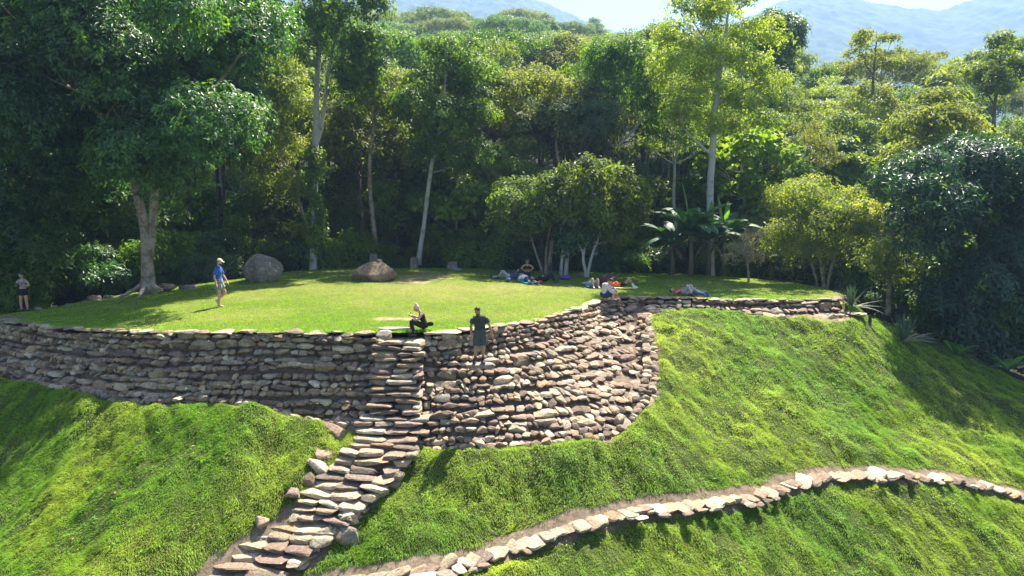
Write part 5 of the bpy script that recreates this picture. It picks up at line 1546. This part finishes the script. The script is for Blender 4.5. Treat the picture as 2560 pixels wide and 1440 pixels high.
# woman standing at the far end of the wall with a phone
P = at(62, 781, 27.4)
person(P, 'woman in grey sports top and black shorts standing in shade, looking at a small camera', dict(pel=(0, 0, .86), che=(0, 0, 1.33), head=(0, -.05, 1.52), lat=(1, .1, 0), face=(.1, -1, -.55), front=(0, -1, 0),
    aR=((.27, .0, 1.08), (.06, -.24, 1.15)), aL=((-.27, .0, 1.07), (-.07, -.24, 1.14)), lR=((.12, -.02, .46), (.13, 0, .08), (.2, -1, 0)), lL=((-.11, -.02, .46), (-.12, 0, .08), (-.3, -1, 0))),
    'greyblue', 'black', SKIN, 'dark', bra=True, fem=True, leg=.35, shoes=M_RUB, bun=True)
def small_box(name, loc, size, mat, label, cat, rot=(0, 0, 0), bev=.2):
    import bmesh
    bm = bmesh.new(); bmesh.ops.create_cube(bm, size=1.0)
    for v in bm.verts: v.co = Vector((v.co.x * size[0], v.co.y * size[1], v.co.z * size[2]))
    bmesh.ops.bevel(bm, geom=list(bm.edges), offset=min(size) * bev, segments=2, affect='EDGES')
    me = bpy.data.meshes.new(name); bm.to_mesh(me); bm.free(); me.materials.append(mat)
    o = link(name, me, None, label=label, category=cat); o.location = loc; o.rotation_euler = rot; return o
M_DEV = m_plain('device_black', (.02, .02, .022), .35, .1, 5, .5)
small_box('camera_device', P + V3(0, -.33, 1.17), (.15, .05, .09), M_DEV, 'small black camera held by the woman in the grey top', 'camera')
# walking man in blue
P = pz(552, 767, float(lawn_z(-10.9, 25.9)))
person(P, 'man in blue T-shirt, pale cap and plaid shorts walking barefoot across the lawn', dict(pel=(-.02, 0, .93), che=(-.03, 0, 1.46), head=(.04, 0, 1.68), lat=(.08, -1, 0), face=(1, -.15, -.3), front=(1, 0, 0),
    aR=((-.08, -.25, 1.15), (.0, -.27, .88)), aL=((.04, .25, 1.16), (.18, .24, .93)), lR=((.0, -.08, .50), (-.03, -.08, .09), (1, -.1, -.05)), lL=((.16, .09, .53), (-.16, .09, .24), (.55, 0, -.85))),
    'blue', 'plaid', SKIN, 'dark', sleeve=.75, leg=.55, cap='cap', beard=True, loose=.010, S=1.0)
# seated woman
P = pz(1062, 828, .0) + V3(0, .08, .06)
person(P, 'woman with pinned up pale pink hair sitting on the wall top in black', dict(pel=(0, 0, .11), che=(-.13, -.03, .54), head=(-.27, -.06, .70), lat=(.15, -1, 0), face=(-1, -.2, -.55), front=(-1, 0, 0),
    aR=((-.20, -.26, .34), (-.42, -.16, .44)), aL=((-.22, .18, .34), (-.44, .0, .45)), lR=((-.44, -.2, .27), (-.32, -.30, -.13), (-1, -.2, 0)), lL=((-.46, .0, .28), (-.40, -.14, -.12), (-1, -.1, 0))),
    'black', 'black', SKIN, 'blonde', tank=True, fem=True, leg=2, shoes=M_RUB, bun=True, vox=.011, S=.90)
small_box('phone', P + V3(-.44, -.1, .45), (.012, .075, .15), M_DEV, 'phone held up by the seated woman with pink hair', 'phone', (0, .5, 0))
acc = Acc(); ellipsoid(acc, np.zeros(3), np.eye(3), (.10, .06, .07)); tube(acc, [(-.1, 0, .0), (-.22, -.06, .03), (-.3, -.05, .0)], [.012, .012, .012], 6)
o = remeshed('waist_bag', acc, CL['black'], None, .012); o['label'] = 'black waist bag behind the seated woman with pink hair'; o['category'] = 'bag'; o.location = P + V3(.17, -.06, .16)
acc = Acc(); r = np.random.default_rng(3)
tube(acc, curve_pts([(-.0, 0, .33), (.01, -.02, .2), (-.02, -.01, .08), (.03, 0, .0), (.12, .02, -.02), (.20, .01, .0), (.14, -.03, -.03), (.02, .02, -.02), (-.06, .03, .0)], 40), np.full(40, .013), 6)
tube(acc, curve_pts([(.0, 0, .2), (.05, -.02, .1), (-.03, 0, .02), (.08, .02, -.01), (.18, .0, -.02)], 20), np.full(20, .016), 6)
o = link('pink_cord', acc.mesh('pink_cord', CL['pink']), None, label='bright pink cord hanging by the feet of the seated woman', category='cord'); o.location = pz(1026, 836, -.1) + V3(0, -.1, 0)
# man standing on the courses of the wall
P = px(1199, 908, 19.0)
person(P, 'man in dark grey T-shirt and boots standing on the curved wall looking down', dict(pel=(.02, 0, .88), che=(.0, 0, 1.38), head=(-.05, -.08, 1.565), lat=(1, .15, 0), face=(-.35, -1, -.5), front=(0, -1, 0),
    aR=((.30, .0, 1.12), (.37, -.06, .87)), aL=((-.25, .0, 1.10), (-.24, -.05, .82)), lR=((.11, -.04, .46), (.10, 0, .10), (.25, -1, -.05)), lL=((-.10, -.04, .46), (-.13, 0, .10), (-.2, -1, -.05))),
    'charcoal', 'slate', SKIN_T, 'dark', sleeve=.6, leg=.78, shoes=M_RUB, socks='charcoal', beard=True, vox=.010, loose=.008, S=.96)
acc = Acc(); add_stone(acc, P + V3(0, .02, -.04), (1, 0, 0), (0, 0, 1), (.78, .42, .17), 3, np.array([.27, .23, .19]), .02)
o = link('stone', acc.mesh('foot_stone', M_STONE), None, label='broad flat stone of the curved wall under the boots of the standing man', category='stone')

def lawnP(u, v, z=.0):
    p = pz(u, v, .03)
    for _ in range(3): p = pz(u, v, float(lawn_z(p[0], p[1])) + .02)
    return p
def lie(dx, dy, kneeL=.0, kneeR=.0, arms='side', prone=False):
    """body axis (head -> feet) along (dx, dy); knee heights; z up; origin under the hips"""
    a = nrm(V3(dx, dy, 0)); s = np.cross(V3(0, 0, 1), a); f = V3(0, 0, -1 if prone else 1)
    J = dict(pel=V3(0, 0, .13), che=-a * .50 + V3(0, 0, .14 if not prone else .26), head=-a * .76 + V3(0, 0, .15 if not prone else .40), lat=s, face=(a * .25 + f * 1) if not prone else (-a + V3(0, 0, -.25)), front=f)
    for key, sg, kh in (('lR', 1, kneeR), ('lL', -1, kneeL)):
        if kh > .1: J[key] = (a * math.sqrt(max(.42 ** 2 - kh ** 2, .01)) + s * sg * .12 + V3(0, 0, kh + .1), a * (math.sqrt(max(.42 ** 2 - kh ** 2, .01)) + .2) + s * sg * .12 + V3(0, 0, .09), a + V3(0, 0, -.1))
        else: J[key] = (a * .43 + s * sg * .13 + V3(0, 0, .09), a * .84 + s * sg * .16 + V3(0, 0, .07), (a * .3 + f))
    if prone:
        for key, sg in (('aR', 1), ('aL', -1)): J[key] = (-a * .58 + s * sg * .24 + V3(0, 0, .05), -a * .80 + s * sg * .08 + V3(0, 0, .06))
    elif arms == 'head':
        for key, sg in (('aR', 1), ('aL', -1)): J[key] = (-a * .80 + s * sg * .33 + V3(0, 0, .12), -a * .86 + s * sg * .10 + V3(0, 0, .07))
    elif arms == 'belly':
        for key, sg in (('aR', 1), ('aL', -1)): J[key] = (-a * .30 + s * sg * .28 + V3(0, 0, .1), -a * .16 + s * sg * .06 + V3(0, 0, .27))
    elif arms == 'phone':
        for key, sg in (('aR', 1), ('aL', -1)): J[key] = (-a * .36 + s * sg * .24 + V3(0, 0, .2), -a * .5 + s * sg * .05 + V3(0, 0, .42))
    else:
        for key, sg in (('aR', 1), ('aL', -1)): J[key] = (-a * .24 + s * sg * .27 + V3(0, 0, .07), -a * .0 + s * sg * .30 + V3(0, 0, .06))
    return J
VX = .014
person(lawnP(1318, 699), 'woman kneeling upright on the lawn in a black sports bra, looking down at her waist', dict(pel=(0, .12, .32), che=(0, .05, .76), head=(0, -.07, .93), lat=(1, 0, 0), face=(0, -.8, -.8), front=(0, -1, 0),
    aR=((.32, .03, .58), (.13, -.12, .46)), aL=((-.32, .03, .58), (-.13, -.12, .46)), lR=((.12, -.22, .09), (.12, .2, .06), (0, .8, -.4)), lL=((-.12, -.22, .09), (-.12, .2, .06), (0, .8, -.4))),
    'black', 'black', SKIN_T, 'brown', bra=True, fem=True, leg=2, long=True, vox=VX)
person(lawnP(1270, 697), 'person lying on their back in grey trousers and blue top with one knee raised', lie(-1, .12, 0, .33, 'phone'), 'purple', 'grey', SKIN, 'dark', leg=2, shoes=M_RUB, sleeve=2, vox=VX)
person(lawnP(1319, 706), 'person in white shirt and dark shorts lying face down on a teal towel', lie(.45, -1, 0, 0, prone=True), 'white', 'navy', SKIN, 'dark', leg=.9, vox=VX)
person(lawnP(1364, 705), 'person all in black lying beside the teal towel with knees bent', lie(.9, -.45, .30, .33, 'belly'), 'black', 'black', SKIN, 'dark', leg=2, shoes=M_RUB, sleeve=2, vox=VX, fem=True)
person(lawnP(1484, 718), 'person in pale shirt with hat, lying with bare bent knees towards the wall', lie(.12, -1, .33, .31, 'head'), 'beige', 'towelblue', SKIN, 'dark', leg=.5, cap='beige', vox=VX, shoes=None)
J = lie(.1, -1, .36, .34, 'belly'); a_ = V3(.8, -.2, 0)
for q, hh in (('lR', .46), ('lL', .42)):
    kn = J[q][0]; J[q] = (kn, kn + V3(.40, .02, -.02 if q == 'lR' else .06), (.5, 0, .8))
person(lawnP(1506, 717), 'person in maroon leggings lying back with both lower legs held up in the air', J, 'maroon', 'maroon', SKIN, 'dark', leg=2, vox=VX, shoes=M_RUB, fem=True)
person(lawnP(1558, 719), 'person in orange top lying with bent bare legs and white socks', lie(1, -.35, .30, .33, 'head'), 'orange', 'black', SKIN_T, 'dark', leg=.35, socks='white', vox=VX, fem=True)
P = pz(1518, 750, .02) + V3(0, .12, .05)
person(P, 'person in pale grey top sitting hunched over on the corner of the wall', dict(pel=(-.12, .05, .13), che=(-.03, .0, .56), head=(.15, -.08, .70), lat=(.45, -.9, 0), face=(.6, -.35, -.75), front=(1, -.3, 0),
    aR=((.1, -.28, .36), (.30, -.22, .22)), aL=((.22, .12, .38), (.36, -.08, .24)), lR=((.26, -.22, .36), (.20, -.32, .04), (.8, -.4, 0)), lL=((.36, -.02, .36), (.36, -.16, .04), (.8, -.4, 0))),
    'palegrey', 'navy', SKIN, 'brown', leg=.95, sleeve=2, vox=VX, loose=.02)
person(pz(1715, 741, 0) + V3(0, .1, .05), 'person in red top and grey trousers lying on the wall edge with both knees up', lie(.62, -.75, .36, .38, 'belly'), 'red', 'grey', SKIN, 'dark', leg=2, shoes=M_RUB, vox=VX, S=.92)
J = lie(.55, -.8, 0, 0, 'belly')
J['lR'] = ((.42, -.12, .14), (.50, -.26, -.30), (.4, -1, 0)); J['lL'] = ((.26, -.33, .10), (.36, -.42, -.36), (.4, -1, -.1))
person(pz(1743, 743, 0) + V3(0, .12, .05), 'person in grey top and blue jeans lying back with legs dangling down the low wall', J, 'palegrey', 'jeans', SKIN, 'dark', leg=2, sleeve=2, shoes=M_RUB, vox=VX, S=.95)

# towels, bags
def towel(u, v, w, l, rz, mat, label, seed):
    n = 14; X, Y = np.meshgrid(np.linspace(-w / 2, w / 2, n), np.linspace(-l / 2, l / 2, n)); Pc = lawnP(u, v)
    c, s = math.cos(rz), math.sin(rz); WX = Pc[0] + X * c - Y * s; WY = Pc[1] + X * s + Y * c
    top = lawn_z(WX, WY) + .045 + .03 * fbm(X * 6 + seed, Y * 6, seed, 2)
    V = np.concatenate([np.stack([WX, WY, top], -1).reshape(-1, 3), np.stack([WX, WY, top - .02], -1).reshape(-1, 3)])
    ii = (np.arange(n - 1)[:, None] * n + np.arange(n - 1)[None, :]).ravel(); q = np.stack([ii, ii + 1, ii + n + 1, ii + n], -1)
    o = link('towel', np_mesh('towel', V, [q, q[:, ::-1] + n * n], mat, True), None, label=label, category='towel')
towel(1319, 706, .75, 1.5, .42, CL['teal'], 'teal towel spread under the person in the white shirt', 1)
towel(1480, 713, .8, 1.5, .1, CL['towelblue'], 'blue towel under the person with the hat and bare knees', 2)
towel(1556, 721, 1.3, .5, -.3, CL['yellow'], 'yellowish mat under the person in the orange top', 3)
def bag(u, v, mat, label, w, h, seed, name='bag', cat='bag'):
    a = Acc(); r = np.random.default_rng(seed)
    for k in range(6): ellipsoid(a, V3(r.uniform(-.3, .3) * w, r.uniform(-.1, .1), h * r.uniform(.35, .55)), np.eye(3), (w * .28, .12, h * .5))
    tube(a, [(-w * .3, -.1, h * .5), (-w * .1, -.16, h * 1.05), (w * .15, -.12, h * .6)], [.015] * 3, 6)
    o = remeshed(name, a, mat, None, .014); o['label'] = label; o['category'] = cat; o.location = lawnP(u, v)
bag(1412, 699, CL['purple'], 'purple and blue bundle lying alone on the shaded lawn', .55, .22, 1)
bag(1352, 708, CL['red'], 'small red pink bag beside the person in black', .22, .14, 2)
bag(1270, 703, CL['greyblue'], 'small grey bag beside the person in the grey trousers', .24, .18, 3)
